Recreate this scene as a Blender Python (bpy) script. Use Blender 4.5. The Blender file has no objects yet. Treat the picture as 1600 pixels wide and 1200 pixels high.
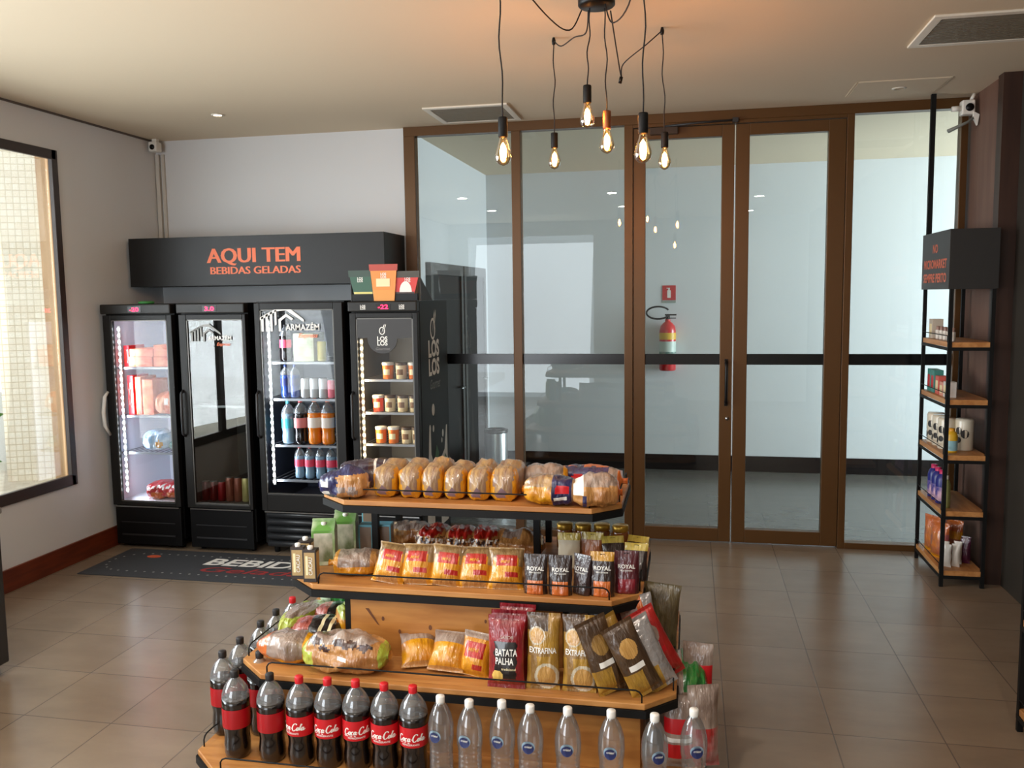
import bpy, math, random
from mathutils import Vector, Matrix, noise
PI = math.pi
S = bpy.context.scene
COL = S.collection
# ------------------------------------------------------------------ camera, world, lights, exposure
CAM_POS = (0.0, 0.0, 1.888)
YAW, PITCH, ROLL = .2022, .1007, .0131
def make_camera():
    cy, sy = math.cos(YAW), math.sin(YAW)
    f = Vector((-sy*math.cos(PITCH), cy*math.cos(PITCH), -math.sin(PITCH)))
    r = Vector((cy, sy, 0)); d = f.cross(r)
    c, s = math.cos(ROLL), math.sin(ROLL)
    r, d = c*r + s*d, -s*r + c*d
    cd = bpy.data.cameras.new('camera'); cam = bpy.data.objects.new('camera', cd); COL.objects.link(cam)
    cd.sensor_width = 36; cd.lens = 1364/1600*36; cd.clip_start = .05; cd.clip_end = 200
    u, b = -d, -f
    cam.matrix_world = Matrix(((r.x, u.x, b.x, CAM_POS[0]), (r.y, u.y, b.y, CAM_POS[1]), (r.z, u.z, b.z, CAM_POS[2]), (0, 0, 0, 1)))
    S.camera = cam
make_camera()
S.view_settings.view_transform = 'Standard'
S.view_settings.look = 'None'
S.view_settings.gamma = 1
S.view_settings.use_curve_mapping = False
S.view_settings.exposure = 0.0
w = bpy.data.worlds.new('sky'); S.world = w; w.use_nodes = True
bg = w.node_tree.nodes['Background']; bg.inputs[0].default_value = (.86, .93, 1, 1); bg.inputs[1].default_value = 2.3
S.cycles.max_bounces = 9; S.cycles.transparent_max_bounces = 24; S.cycles.diffuse_bounces = 5; S.cycles.glossy_bounces = 4
S.cycles.caustics_reflective = False; S.cycles.caustics_refractive = False
S.cycles.sample_clamp_indirect = 6
S.cycles.use_denoising = True
def area(name, loc, size, power, color, direction, spread=180):
    l = bpy.data.lights.new(name, 'AREA'); l.shape = 'RECTANGLE'; l.size, l.size_y = size
    l.energy = power; l.color = color; l.spread = math.radians(spread)
    o = bpy.data.objects.new(name, l); COL.objects.link(o); o.location = loc
    o.rotation_euler = Vector(direction).to_track_quat('-Z', 'Y').to_euler()
    return o
# fill light added behind the camera, then daylight entering by the long left window and the corridor's glazed right end
area('rear_fill_daylight', (-2.85, -2.35, 1.5), (2.2, 2.8), 95, (.90, .95, 1), (0, 1, .30))  # added fill light at an unseen opening in the rear wall
area('left_window_daylight', (-5.0, 2.7, 1.78), (3.6, 2.5), 340, (.90, .95, 1), (1, .14, .16))
area('corridor_daylight', (5.9, 8.1, 1.7), (2.4, 2.8), 380, (.86, .94, 1), (-1, 0, .04))
# ------------------------------------------------------------------ materials
def lin(c):
    return tuple(((x/255)/12.92 if x/255 <= .04045 else ((x/255+.055)/1.055)**2.4) for x in c)+(1,)
MC = {}
def mat(name, c, rough=.5, metal=0, coat=0, spec=.5, emit=0, bump=None, vary=None, coatr=.08):
    """c: sRGB 0-255; bump=(scale,strength,stretch xyz); vary=(colour2, scale, stretch xyz)"""
    if name in MC: return MC[name]
    m = bpy.data.materials.new(name); m.use_nodes = True; MC[name] = m
    nt = m.node_tree; b = nt.nodes['Principled BSDF']
    b.inputs['Base Color'].default_value = lin(c); b.inputs['Roughness'].default_value = rough
    b.inputs['Metallic'].default_value = metal; b.inputs['Coat Weight'].default_value = coat
    b.inputs['Coat Roughness'].default_value = coatr
    b.inputs['Specular IOR Level'].default_value = spec
    if emit:
        b.inputs['Emission Color'].default_value = lin(c); b.inputs['Emission Strength'].default_value = emit
    def nz(scale, st, det=4):
        tc = nt.nodes.new('ShaderNodeTexCoord'); mp = nt.nodes.new('ShaderNodeMapping'); n = nt.nodes.new('ShaderNodeTexNoise')
        mp.inputs['Scale'].default_value = st; n.inputs['Scale'].default_value = scale; n.inputs['Detail'].default_value = det
        nt.links.new(tc.outputs['Object'], mp.inputs[0]); nt.links.new(mp.outputs[0], n.inputs['Vector']); return n
    if vary:
        n = nz(vary[1], vary[2]); r = nt.nodes.new('ShaderNodeValToRGB')
        r.color_ramp.elements[0].color = lin(c); r.color_ramp.elements[1].color = lin(vary[0])
        r.color_ramp.elements[0].position = .38; r.color_ramp.elements[1].position = .64
        nt.links.new(n.outputs[0], r.inputs[0]); nt.links.new(r.outputs[0], b.inputs['Base Color'])
    if bump:
        n = nz(bump[0], bump[2] if len(bump) > 2 else (1, 1, 1), 3); bp = nt.nodes.new('ShaderNodeBump')
        bp.inputs['Strength'].default_value = bump[1]; bp.inputs['Distance'].default_value = .01
        nt.links.new(n.outputs[0], bp.inputs['Height']); nt.links.new(bp.outputs[0], b.inputs['Normal'])
        if coat: nt.links.new(bp.outputs[0], b.inputs['Coat Normal'])
    return m
def glass(name, tint=(1, 1, 1), refl=.06, rough=.0, haze=0, hazec=(200, 205, 205)):
    """thin sheet: see-through with a Fresnel reflection; refl = head-on reflectance; haze = share of diffuse film"""
    if name in MC: return MC[name]
    m = bpy.data.materials.new(name); m.use_nodes = True; MC[name] = m; nt = m.node_tree
    for n in list(nt.nodes): nt.nodes.remove(n)
    out = nt.nodes.new('ShaderNodeOutputMaterial'); tr = nt.nodes.new('ShaderNodeBsdfTransparent'); gl = nt.nodes.new('ShaderNodeBsdfGlossy')
    tr.inputs[0].default_value = tuple(tint)+(1,); gl.inputs['Roughness'].default_value = rough
    lw = nt.nodes.new('ShaderNodeLayerWeight'); lw.inputs[0].default_value = .25
    mr = nt.nodes.new('ShaderNodeMapRange'); mr.inputs['To Min'].default_value = refl; mr.inputs['To Max'].default_value = min(1, refl+.6)
    nt.links.new(lw.outputs['Fresnel'], mr.inputs[0])
    mx = nt.nodes.new('ShaderNodeMixShader'); nt.links.new(mr.outputs[0], mx.inputs[0])
    nt.links.new(tr.outputs[0], mx.inputs[1]); nt.links.new(gl.outputs[0], mx.inputs[2])
    if haze:
        df = nt.nodes.new('ShaderNodeBsdfDiffuse'); df.inputs[0].default_value = lin(hazec)
        m2 = nt.nodes.new('ShaderNodeMixShader'); m2.inputs[0].default_value = haze
        nt.links.new(mx.outputs[0], m2.inputs[1]); nt.links.new(df.outputs[0], m2.inputs[2]); mx = m2
    nt.links.new(mx.outputs[0], out.inputs[0]); return m
def film(name, c, c2, sc=14, st=(1, 1, 1)):
    return mat(name, [x*.93 for x in c], .35, coat=1, vary=([x*.9 for x in c2], sc, st), bump=(34, .8, (1.7, 1, .5)), coatr=.09)
WHITE = mat('white_paint', (215, 218, 220), .85)
CEIL = mat('ceiling_paint', (216, 200, 174), .9)
BLACK = mat('black_enamel', (11, 11, 12), .4, spec=.25)
BLACKM = mat('matt_black_steel', (18, 18, 18), .55, spec=.2)
DARK = mat('dark_grey_plastic', (38, 38, 40), .45)
BRONZE = mat('bronze_frame', (92, 62, 30), .38, .35)
DBRONZE = mat('dark_bronze_frame', (58, 42, 30), .45, .2)
PART = glass('partition_glass', (.88, .93, .93), .025)
WINGL = glass('window_glass', (.97, .98, .97), .02)
DOORGL = glass('cooler_glass', (.95, .96, .97), .02)
MIRGL = glass('reflective_cooler_glass', (.86, .88, .87), .09)
PET = glass('clear_plastic_bottle', (.90, .93, .94), .11, .04, .06, (225, 230, 235))
PETB = glass('clear_plastic_neck', (.85, .86, .86), .13, .04, .12, (215, 218, 220))
WATERM = glass('water_filled_plastic', (.88, .91, .92), .12, .03, .05, (215, 222, 228))
AMBER = glass('amber_bulb_glass', (1, .80, .52), .10, .02)
ORANGE = mat('orange_lettering', (238, 118, 72), .5)
OFFWH = mat('white_print', (235, 233, 226), .5)
CREAM = mat('cream_print', (238, 222, 176), .5)
RED = mat('red_print', (196, 22, 30), .4)
CHROME = mat('brushed_steel', (175, 178, 178), .28, 1)
SLOT = {}
# ------------------------------------------------------------------ mesh helpers
class MB:
    def __init__(s): s.v = []; s.f = []; s.m = []; s.sm = []
    def add(s, vs, fs, mi=0, smooth=False):
        o = len(s.v); s.v += [tuple(p) for p in vs]
        for k, f in enumerate(fs):
            s.f.append([i+o for i in f]); s.m.append(mi[k] if isinstance(mi, list) else mi); s.sm.append(smooth)
        return s
    def box(s, x0, x1, y0, y1, z0, z1, mi=0):
        v = [(x, y, z) for z in (z0, z1) for y in (y0, y1) for x in (x0, x1)]
        return s.add(v, [(0, 2, 3, 1), (4, 5, 7, 6), (0, 1, 5, 4), (2, 6, 7, 3), (0, 4, 6, 2), (1, 3, 7, 5)], mi)
    def prism(s, pts, z0, z1, mi=0, ax='z'):
        n = len(pts)
        def P(p, h): return (p[0], p[1], h) if ax == 'z' else ((p[0], h, p[1]) if ax == 'y' else (h, p[0], p[1]))
        v = [P(p, z0) for p in pts]+[P(p, z1) for p in pts]
        f = [tuple(range(n))[::-1], tuple(range(n, 2*n))]+[(i, (i+1) % n, n+(i+1) % n, n+i) for i in range(n)]
        return s.add(v, f, mi)
    def tube(s, pts, r, n=8, mi=0, cap=True):
        pts = [Vector(p) for p in pts]; rr = r if isinstance(r, (list, tuple)) else [r]*len(pts)
        vs = []; up = None
        for i, p in enumerate(pts):
            t = (pts[min(i+1, len(pts)-1)]-pts[max(i-1, 0)]).normalized()
            if up is None: up = Vector((0, 0, 1)) if abs(t.z) < .9 else Vector((1, 0, 0))
            a = t.cross(up).normalized(); b = a.cross(t).normalized(); up = b
            vs += [tuple(p+rr[i]*(a*math.cos(2*PI*k/n)+b*math.sin(2*PI*k/n))) for k in range(n)]
        fs = [(i*n+k, i*n+(k+1) % n, (i+1)*n+(k+1) % n, (i+1)*n+k) for i in range(len(pts)-1) for k in range(n)]
        if cap: fs += [tuple(range(n))[::-1], tuple(range((len(pts)-1)*n, len(pts)*n))]
        return s.add(vs, fs, mi, True)
    def lathe(s, prof, n=20, c=(0, 0, 0), mi=0, caps=True, sm=True):
        vs = []; fs = []
        for r, z in prof: vs += [(c[0]+r*math.cos(2*PI*k/n), c[1]+r*math.sin(2*PI*k/n), c[2]+z) for k in range(n)]
        for i in range(len(prof)-1):
            for k in range(n): fs.append((i*n+k, i*n+(k+1) % n, (i+1)*n+(k+1) % n, (i+1)*n+k))
        if caps: fs += [tuple(range(n))[::-1], tuple(range((len(prof)-1)*n, len(prof)*n))]
        return s.add(vs, fs, mi, sm)
    def mesh(s, name, mats):
        me = bpy.data.meshes.new(name); me.from_pydata(s.v, [], s.f)
        for m in (mats if isinstance(mats, (list, tuple)) else [mats]): me.materials.append(m)
        me.polygons.foreach_set('material_index', s.m); me.polygons.foreach_set('use_smooth', s.sm); me.update(); return me
    def obj(s, name, mats, parent=None, loc=(0, 0, 0), rot=(0, 0, 0), bev=0):
        o = bpy.data.objects.new(name, s.mesh(name, mats)); COL.objects.link(o)
        o.location = loc; o.rotation_euler = rot
        if parent: o.parent = parent
        if bev:
            b = o.modifiers.new('bevel', 'BEVEL'); b.width = bev; b.segments = 2; b.limit_method = 'ANGLE'
        return o
def tag(o, label, cat, group=None, kind=None):
    if label: o['label'] = label
    if cat: o['category'] = cat
    if group: o['group'] = group
    if kind: o['kind'] = kind
    return o
def thing(name, label, cat, loc=(0, 0, 0), rz=0, group=None):
    o = bpy.data.objects.new(name, None); COL.objects.link(o); o.empty_display_size = .05
    o.location = loc; o.rotation_euler = (0, 0, rz); return tag(o, label, cat, group)
def struct(name, mb, m, bev=0, loc=(0, 0, 0)):
    o = mb.obj(name, m, None, loc, bev=bev); o['kind'] = 'structure'; return o
def copy_tree(o, parent=None):
    c = o.copy(); COL.objects.link(c)
    if parent: c.parent = parent
    for ch in list(o.children): copy_tree(ch, c)
    return c
def put(proto, first, loc, label, rz=None):
    """first use moves the proto itself; later ones copy it"""
    o = proto if first else copy_tree(proto)
    o.location = loc; o['label'] = label
    if rz is not None: o.rotation_euler = (o.rotation_euler[0], o.rotation_euler[1], rz)
    return o
TXT = {}
def text_geo(s, size, bold=0, shear=0, sx=1):
    """flat glyph mesh centred on x=0, baseline z=0 -> (verts (x,z), faces)"""
    key = (s, bold, shear)
    if key not in TXT:
        cu = bpy.data.curves.new('lettering', 'FONT'); cu.body = s; cu.size = 1; cu.shear = shear; cu.offset = bold
        cu.align_x = 'CENTER'; cu.resolution_u = 3; cu.fill_mode = 'FRONT'
        o = bpy.data.objects.new('lettering', cu); COL.objects.link(o)
        me = bpy.data.meshes.new_from_object(o.evaluated_get(bpy.context.evaluated_depsgraph_get()))
        TXT[key] = ([(v.co.x, v.co.y) for v in me.vertices], [tuple(p.vertices) for p in me.polygons])
        COL.objects.unlink(o); bpy.data.objects.remove(o); bpy.data.meshes.remove(me); bpy.data.curves.remove(cu)
    v, f = TXT[key]
    return [(x*size*sx, z*size) for x, z in v], f
def letters(s, size, m, parent, at=(0, 0), surf=None, y=0, bold=.01, shear=0, sx=1, axis='y', name='lettering', fit=None):
    """lettering lying on the parent's front; surf(x,z)->y of that front; axis 'x' = on a face looking along +x (text runs along +y)"""
    v, f = text_geo(s, size, bold, shear, sx)
    if fit:
        w = max(p[0] for p in v)-min(p[0] for p in v); k = fit/w; v = [(p[0]*k, p[1]) for p in v]
    vs = []
    for x, z in v:
        X, Z = x+at[0], z+at[1]
        if axis == 'y': vs.append((X, (surf(X, Z) if surf else y)-.0012, Z))
        elif axis == 'x': vs.append((y+.0012, X, Z))
        elif axis == '-x': vs.append((y-.0012, -X, Z))
        elif axis == 'z': vs.append((X, Z, y+.0012))
        elif axis == 'cyl':
            a = X/surf; vs.append((surf*1.012*math.sin(a), -surf*1.012*math.cos(a), Z))
    return MB().add(vs, f).obj(name, m, parent)
# ------------------------------------------------------------------ the room
XL, XR, YB, H = -4.366, 1.96, 6.68, 3.2
def floor_mat(name, c1, c2, cm):
    m = mat(name, c1, .34); nt = m.node_tree; b = nt.nodes['Principled BSDF']
    g = nt.nodes.new('ShaderNodeNewGeometry'); mp = nt.nodes.new('ShaderNodeMapping'); mp.inputs['Location'].default_value = (-.162+.45*20, -3.31+.46*20, 0)
    br = nt.nodes.new('ShaderNodeTexBrick'); br.offset = 0; br.inputs['Scale'].default_value = 1
    br.inputs['Brick Width'].default_value = .45; br.inputs['Row Height'].default_value = .46
    br.inputs['Mortar Size'].default_value = .0035; br.inputs['Mortar Smooth'].default_value = .4; br.inputs['Bias'].default_value = 0
    br.inputs['Color1'].default_value = lin(c1); br.inputs['Color2'].default_value = lin(c2); br.inputs['Mortar'].default_value = lin(cm)
    n = nt.nodes.new('ShaderNodeTexNoise'); n.inputs['Scale'].default_value = 3.2; n.inputs['Detail'].default_value = 6; n.inputs['Roughness'].default_value = .62
    mp2 = nt.nodes.new('ShaderNodeMapping'); mp2.inputs['Scale'].default_value = (.8, 1.7, 1)
    mx = nt.nodes.new('ShaderNodeMix'); mx.data_type = 'RGBA'; mx.blend_type = 'MULTIPLY'; mx.inputs[0].default_value = 1
    r = nt.nodes.new('ShaderNodeValToRGB'); r.color_ramp.elements[0].color = (.78, .77, .76, 1); r.color_ramp.elements[1].color = (1.10, 1.09, 1.08, 1)
    r.color_ramp.elements[0].position = .1; r.color_ramp.elements[1].position = .9
    L = nt.links.new
    L(g.outputs['Position'], mp.inputs[0]); L(mp.outputs[0], br.inputs['Vector']); L(g.outputs['Position'], mp2.inputs[0]); L(mp2.outputs[0], n.inputs['Vector'])
    L(n.outputs[0], r.inputs[0]); L(br.outputs['Color'], mx.inputs[6]); L(r.outputs[0], mx.inputs[7]); L(mx.outputs[2], b.inputs['Base Color'])
    mr = nt.nodes.new('ShaderNodeMapRange'); mr.inputs['To Min'].default_value = .23; mr.inputs['To Max'].default_value = .29
    L(n.outputs[0], mr.inputs[0]); L(mr.outputs[0], b.inputs['Roughness'])
    bp = nt.nodes.new('ShaderNodeBump'); bp.inputs['Strength'].default_value = .25; bp.inputs['Distance'].default_value = .002; bp.invert = True
    L(br.outputs['Fac'], bp.inputs['Height']); L(bp.outputs[0], b.inputs['Normal']); return m
struct('floor', MB().box(-4.5, 6.2, -2.6, YB, -.1, 0), floor_mat('floor_tile', (132, 116, 99), (141, 125, 107), (100, 90, 80)))
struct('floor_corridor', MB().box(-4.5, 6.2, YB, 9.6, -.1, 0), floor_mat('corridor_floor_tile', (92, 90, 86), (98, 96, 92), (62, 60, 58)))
struct('ceiling', MB().box(-4.5, 6.2, -2.6, 9.6, H, H+.15), CEIL)
WY0, WY1, WZ0, WZ1 = 1.2, 5.44, .60, 2.92
mb = MB().box(-4.49, XL, -2.5, WY0, 0, H).box(-4.49, XL, WY1, YB, 0, H).box(-4.49, XL, WY0, WY1, 0, WZ0).box(-4.49, XL, WY0, WY1, WZ1, H)
struct('wall_left', mb, WHITE)
struct('wall_back', MB().box(-4.56, -2.2, YB, YB+.15, 0, H), WHITE)
WENGE = mat('dark_wood_cladding', (58, 36, 26), .5, vary=((44, 26, 18), 3, (6, 6, .6)))
mb = MB().box(XR, XR+.15, -2.5, 5.95, 0, H)
struct('wall_right', mb, mat('dark_olive_panel', (44, 40, 34), .55))
struct('trim_1', MB().box(1.855, XR+.15, 5.952, 6.05, 0, H), WENGE)
struct('trim_2', MB().box(1.88, XR+.15, 6.05, YB+.1, 0, H), mat('brown_cladding', (108, 80, 66), .6, vary=((96, 68, 56), 3, (4, 4, .5))))
struct('wall_rear', MB().box(-4.56, -4.0, -2.5, -2.3, 0, H).box(-1.7, XR+.15, -2.5, -2.3, 0, H).box(-4.0, -1.7, -2.5, -2.3, 2.95, H), WHITE)
RWOOD = mat('reddish_wood', (112, 48, 24), .4, vary=((92, 36, 18), 4, (8, 1, 8)))
struct('baseboard_left', MB().box(XL, XL+.018, -2.3, YB, 0, .153), RWOOD, .003)
struct('shadow_gap_strip', MB().box(XL, XL+.012, -2.3, YB, H-.014, H-.001), mat('shadow_gap_grey', (96, 86, 78), .8))  # grey strip painted in for the shade of the gap under the ceiling
# left window: dark frame inside, bronze jamb outside, panes
DKF = mat('dark_window_frame', (52, 40, 34), .45)
mb = MB()
t = .06
mb.box(XL-.02, XL+.012, WY0-.02, WY1+.03, WZ1-.045, WZ1+.02).box(XL-.02, XL+.012, WY0-.02, WY1+.03, WZ0-.03, WZ0+.045)
mb.box(XL-.02, XL+.012, WY1-.012, WY1+.045, WZ0-.03, WZ1+.02).box(XL-.02, XL+.012, WY0-.04, WY0+.02, WZ0-.03, WZ1+.02)
for y in (4.13, 2.8): mb.box(XL-.03, XL+.012, y-.04, y+.04, WZ0, WZ1)
win = struct('window_1', mb, DKF, .003)
JAMB = mat('sunlit_bronze_jamb', (176, 140, 96), .5, vary=((158, 120, 78), 3, (5, 5, .7)))  # pale gold tone carries the sunlight on the bronze
MB().box(XL-.124, XL-.02, WY1-.012, WY1, WZ0, WZ1).obj('window_jamb', JAMB, win)
MB().box(-4.40, -4.396, WY0, WY1-.02, WZ0+.04, WZ1-.04).obj('window_pane', WINGL, win)
STONE = mat('pale_stone', (222, 212, 192), .7, vary=((206, 194, 172), 12, (1, 1, 1)))
MB().box(-5.6, XL-.02, WY0-.3, WY1+.6, WZ0-.06, WZ0).obj('window_sill', STONE, win)
# outside: tiled wall beyond the window, shrub at its side, ground
def tile_mat():
    m = mat('cream_wall_tile', (226, 212, 184), .5); nt = m.node_tree; b = nt.nodes['Principled BSDF']
    tc = nt.nodes.new('ShaderNodeTexCoord'); mp = nt.nodes.new('ShaderNodeMapping'); mp.inputs['Rotation'].default_value = (PI/2, 0, 0)
    br = nt.nodes.new('ShaderNodeTexBrick'); br.offset = 0; br.inputs['Scale'].default_value = 1; br.inputs['Brick Width'].default_value = .045; br.inputs['Row Height'].default_value = .045
    br.inputs['Mortar Size'].default_value = .0035
    br.inputs['Color1'].default_value = lin((238, 230, 210)); br.inputs['Color2'].default_value = lin((230, 218, 194)); br.inputs['Mortar'].default_value = lin((204, 190, 162))
    nt.links.new(tc.outputs['Object'], mp.inputs[0]); nt.links.new(mp.outputs[0], br.inputs['Vector']); nt.links.new(br.outputs['Color'], b.inputs['Base Color']); return m
tw = MB().box(-.34, .03, 0, .3, 0, 3.2).obj('tiled_wall', tile_mat(), None, (-4.50, 5.475, .6), (0, 0, .42))
tag(tw, None, None, kind='structure')
struct('ground', MB().box(-16, -4.56, -8, 16, -.2, -.02), mat('outdoor_paving', (190, 184, 170), .9))
def shrub():
    rnd = random.Random(4); mb = MB()
    st = thing('garden_shrub', 'green leafy shrub outside at the left edge of the window', 'shrub', (-5.75, 5.7, -.02))
    for i in range(900):
        a = rnd.uniform(0, 2*PI); h = rnd.uniform(.25, 1.62); r = rnd.uniform(0, .42)*math.sqrt(max(.1, 1-((h-.8)/1.0)**2))
        p = Vector((r*math.cos(a), r*math.sin(a), h)); d = Vector((rnd.uniform(-1, 1), rnd.uniform(-1, 1), rnd.uniform(-.4, .9))).normalized()
        n = d.cross(Vector((rnd.uniform(-1, 1), rnd.uniform(-1, 1), rnd.uniform(-1, 1)))).normalized(); L = rnd.uniform(.06, .13); W = L*.22
        mb.add([p, p+d*L*.5+n*W, p+d*L, p+d*L*.5-n*W], [(0, 1, 2, 3)], rnd.choice([0, 0, 1]))
    mb.obj('foliage', [mat('leaf_green', (70, 128, 44), .5), mat('leaf_light', (120, 170, 66), .5)], st)
    m2 = MB()
    for i in range(7):
        a = i*.9; m2.tube([(0, 0, 0), (.08*math.cos(a), .08*math.sin(a), .6), (.22*math.cos(a), .22*math.sin(a), 1.3)], [.014, .01, .005], 6)
    m2.obj('stem', mat('shrub_bark', (92, 74, 52), .8), st)
shrub()
# glazed partition with two doors
yf0, yf1 = YB-.04, YB+.05
mb = MB().box(-2.2, 1.86, yf0, yf1, 3.13, H).box(-2.2, -2.11, yf0, yf1, 0, 3.13).box(-1.345, -1.275, yf0, yf1, 0, 3.13)
mb.box(-.49, -.426, yf0, yf1, 0, 3.13).box(1.072, 1.122, yf0, yf1, 0, 3.13).box(1.815, 1.86, yf0, yf1, 0, 3.13)
mb.box(-.426, 1.072, yf0, yf1, 3.105, 3.13)
mb.box(-2.11, -.49, yf0, yf1, 0, .05).box(1.122, 1.815, yf0, yf1, 0, .045)
par = struct('window_2', mb, BRONZE, .003)
for a, b_ in ((-2.11, -1.345), (-1.275, -.49), (1.122, 1.815)):
    pn = MB().box(a, b_, YB, YB+.006, .045, 3.13).obj('glass_pane', PART, par)
    MB().box(a, b_, YB-.004, YB-.001, 1.356, 1.437).obj('safety_band', mat('black_vinyl', (8, 8, 9), .22), pn)
def leaf(n, x0, x1, sl, sr):
    d = struct(n, MB().box(x0, x0+sl, yf0+.01, yf1-.01, .012, 3.10).box(x1-sr, x1, yf0+.01, yf1-.01, .012, 3.10).box(x0+sl, x1-sr, yf0+.01, yf1-.01, .012, .112).box(x0+sl, x1-sr, yf0+.01, yf1-.01, 3.02, 3.10), BRONZE, .003)
    pn = MB().box(x0+sl, x1-sr, YB, YB+.006, .112, 3.02).obj('glass_pane', PART, d)
    MB().box(x0+sl, x1-sr, YB-.004, YB-.001, 1.356, 1.437).obj('safety_band', MC['black_vinyl'], pn); return d
d1 = leaf('door_1', -.423, .304, .088, .089); d2 = leaf('door_2', .314, 1.069, .096, .117)
hd = MB().tube([(.262, yf0+.01, 1.07), (.262, yf0-.035, 1.075), (.262, yf0-.045, 1.1), (.262, yf0-.045, 1.35), (.262, yf0-.035, 1.378), (.262, yf0+.01, 1.383)], .011, 8)
hd.box(.25, .274, yf0-.0, yf0+.012, 1.05, 1.09).box(.25, .274, yf0, yf0+.012, 1.36, 1.40); hd.obj('door_handle', BLACK, d1)
MB().lathe([(.014, 0), (.014, .008)], 14).obj('door_lock', CHROME, d1, (.272, yf0+.012, .955), (PI/2, 0, 0))
cl = MB().box(-.30, -.10, yf0-.045, yf0+.01, 3.045, 3.095).obj('door_closer', DBRONZE, d1, bev=.004)
MB().tube([(-.2, yf0-.03, 3.10), (.05, yf0-.05, 3.112), (.31, yf0-.03, 3.122)], .008, 6).box(.285, .325, yf0-.04, yf0+.0, 3.108, 3.138).obj('closer_arm', DARK, cl)
# corridor beyond the partition
struct('wall_corridor_left', MB().box(-2.35, -2.2, YB+.15, 9.6, 0, H), WHITE)
struct('wall_corridor_far', MB().box(-2.2, 6.2, 9.45, 9.6, 0, H), WHITE)
struct('wall_corridor_near', MB().box(1.96, 6.2, YB-.05, YB+.1, 0, H), WHITE)
struct('baseboard_corridor', MB().box(-2.2, 6.2, 9.43, 9.45, 0, .165), mat('black_skirting', (24, 15, 13), .5, spec=.2), .003)
struct('baseboard_corridor_left', MB().box(-2.2, -2.185, 9.18, 9.43, 0, .165), MC['black_skirting'], .003)
GREYF = mat('grey_metal_door_frame', (104, 102, 100), .4, .5)
for n, a, b_ in (('door_3', 7.15, 8.22), ('door_4', 8.27, 9.17)):
    d = struct(n, MB().box(-2.2, -2.15, a, a+.07, 0, 2.18).box(-2.2, -2.15, b_-.07, b_, 0, 2.18).box(-2.2, -2.15, a+.07, b_-.07, 2.08, 2.18), GREYF, .003)
    MB().box(-2.19, -2.165, a+.07, b_-.07, 0.01, 2.08).obj('door_leaf', mat('dark_door_leaf', (24, 17, 15), .32), d)
    MB().tube([(-2.165, b_-.13, 1.02), (-2.12, b_-.13, 1.02), (-2.12, b_-.24, 1.02)], .009, 8).obj('door_handle', CHROME, d)
# ceiling fittings
def vent(x0, x1, y0, y1, label):
    t = thing('ceiling_vent', label, 'air vent', ((x0+x1)/2, (y0+y1)/2, H))
    a, b_ = (x1-x0)/2, (y1-y0)/2; e = .045
    MB().box(-a-e, a+e, -b_-e, -b_, -.012, 0).box(-a-e, a+e, b_, b_+e, -.012, 0).box(-a-e, -a, -b_, b_, -.012, 0).box(a, a+e, -b_, b_, -.012, 0).obj('vent_frame', mat('ivory_metal', (226, 220, 206), .5), t, bev=.003)
    MB().box(-a, a, -b_, b_, -.003, 0).obj('vent_backing', mat('dark_duct', (80, 74, 62), .7), t)
    mb = MB(); n = int(2*b_/.03)
    for i in range(n):
        y = -b_+(i+.5)*2*b_/n
        mb.box(-a, a, y-.010, y+.010, -.010, -.006)
    mb.obj('vent_slats', mat('vent_slat_metal', (116, 107, 90), .6), t)
vent(-1.80, -1.285, 6.04, 6.50, 'grey slatted air vent in the ceiling above the left end of the glass partition')
vent(1.18, 1.95-.06, 4.70, 5.16, 'long grey slatted air vent in the ceiling near the dark wall')
def downlight(x, y, label, on):
    t = thing('downlight', label, 'ceiling light', (x, y, H))
    MB().lathe([(.030, 0), (.045, -.001), (.045, -.006), (.03, -.008)], 20, caps=False).obj('trim_ring', MC['ivory_metal'], t)
    MB().lathe([(.0, -.003), (.031, -.003)], 20, caps=False).obj('lamp_face', mat('lit_lamp' if on else 'dim_lamp', (255, 250, 240), .4, emit=(14 if on else .6)), t)
downlight(-3.312, 5.838, 'small round lit downlight in the ceiling above the drinks coolers', True)
downlight(1.317, 6.223, 'faint round downlight set in the ceiling access panel above the doors', False)
ap = MB().box(-.27, .27, -.2, .2, -.004, 0).box(-.285, .285, -.215, -.205, -.003, 0).box(-.285, .285, .205, .215, -.003, 0).box(-.285, -.275, -.215, .215, -.003, 0).box(.275, .285, -.215, .215, -.003, 0)
tag(ap.obj('access_panel', CEIL, None, (1.30, 6.20, H), bev=.001), 'square ceiling access panel with a thin seam above the right glass pane', 'access panel')
# round downlights over the shop floor behind the viewer
for k, (x, y) in enumerate(((-3.0, 1.9), (-1.0, 1.9), (-3.0, .1), (-1.0, .1), (.9, .9), (.9, -1.2))):
    t = thing('recessed_lamp', 'round lit ceiling lamp over the shop floor behind the viewer', 'ceiling light', (x, y, H), group='round ceiling lamps behind the viewer')
    MB().lathe([(.07, -.001), (.09, -.001), (.09, -.012), (.07, -.014)], 24, caps=False).obj('trim_ring', MC['ivory_metal'], t)
    l = area('lamp_disc', (0, 0, -.010), (.13, .13), 21, (1, .92, .84), (0, 0, -1)); l.data.shape = 'DISK'; l.parent = t
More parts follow.
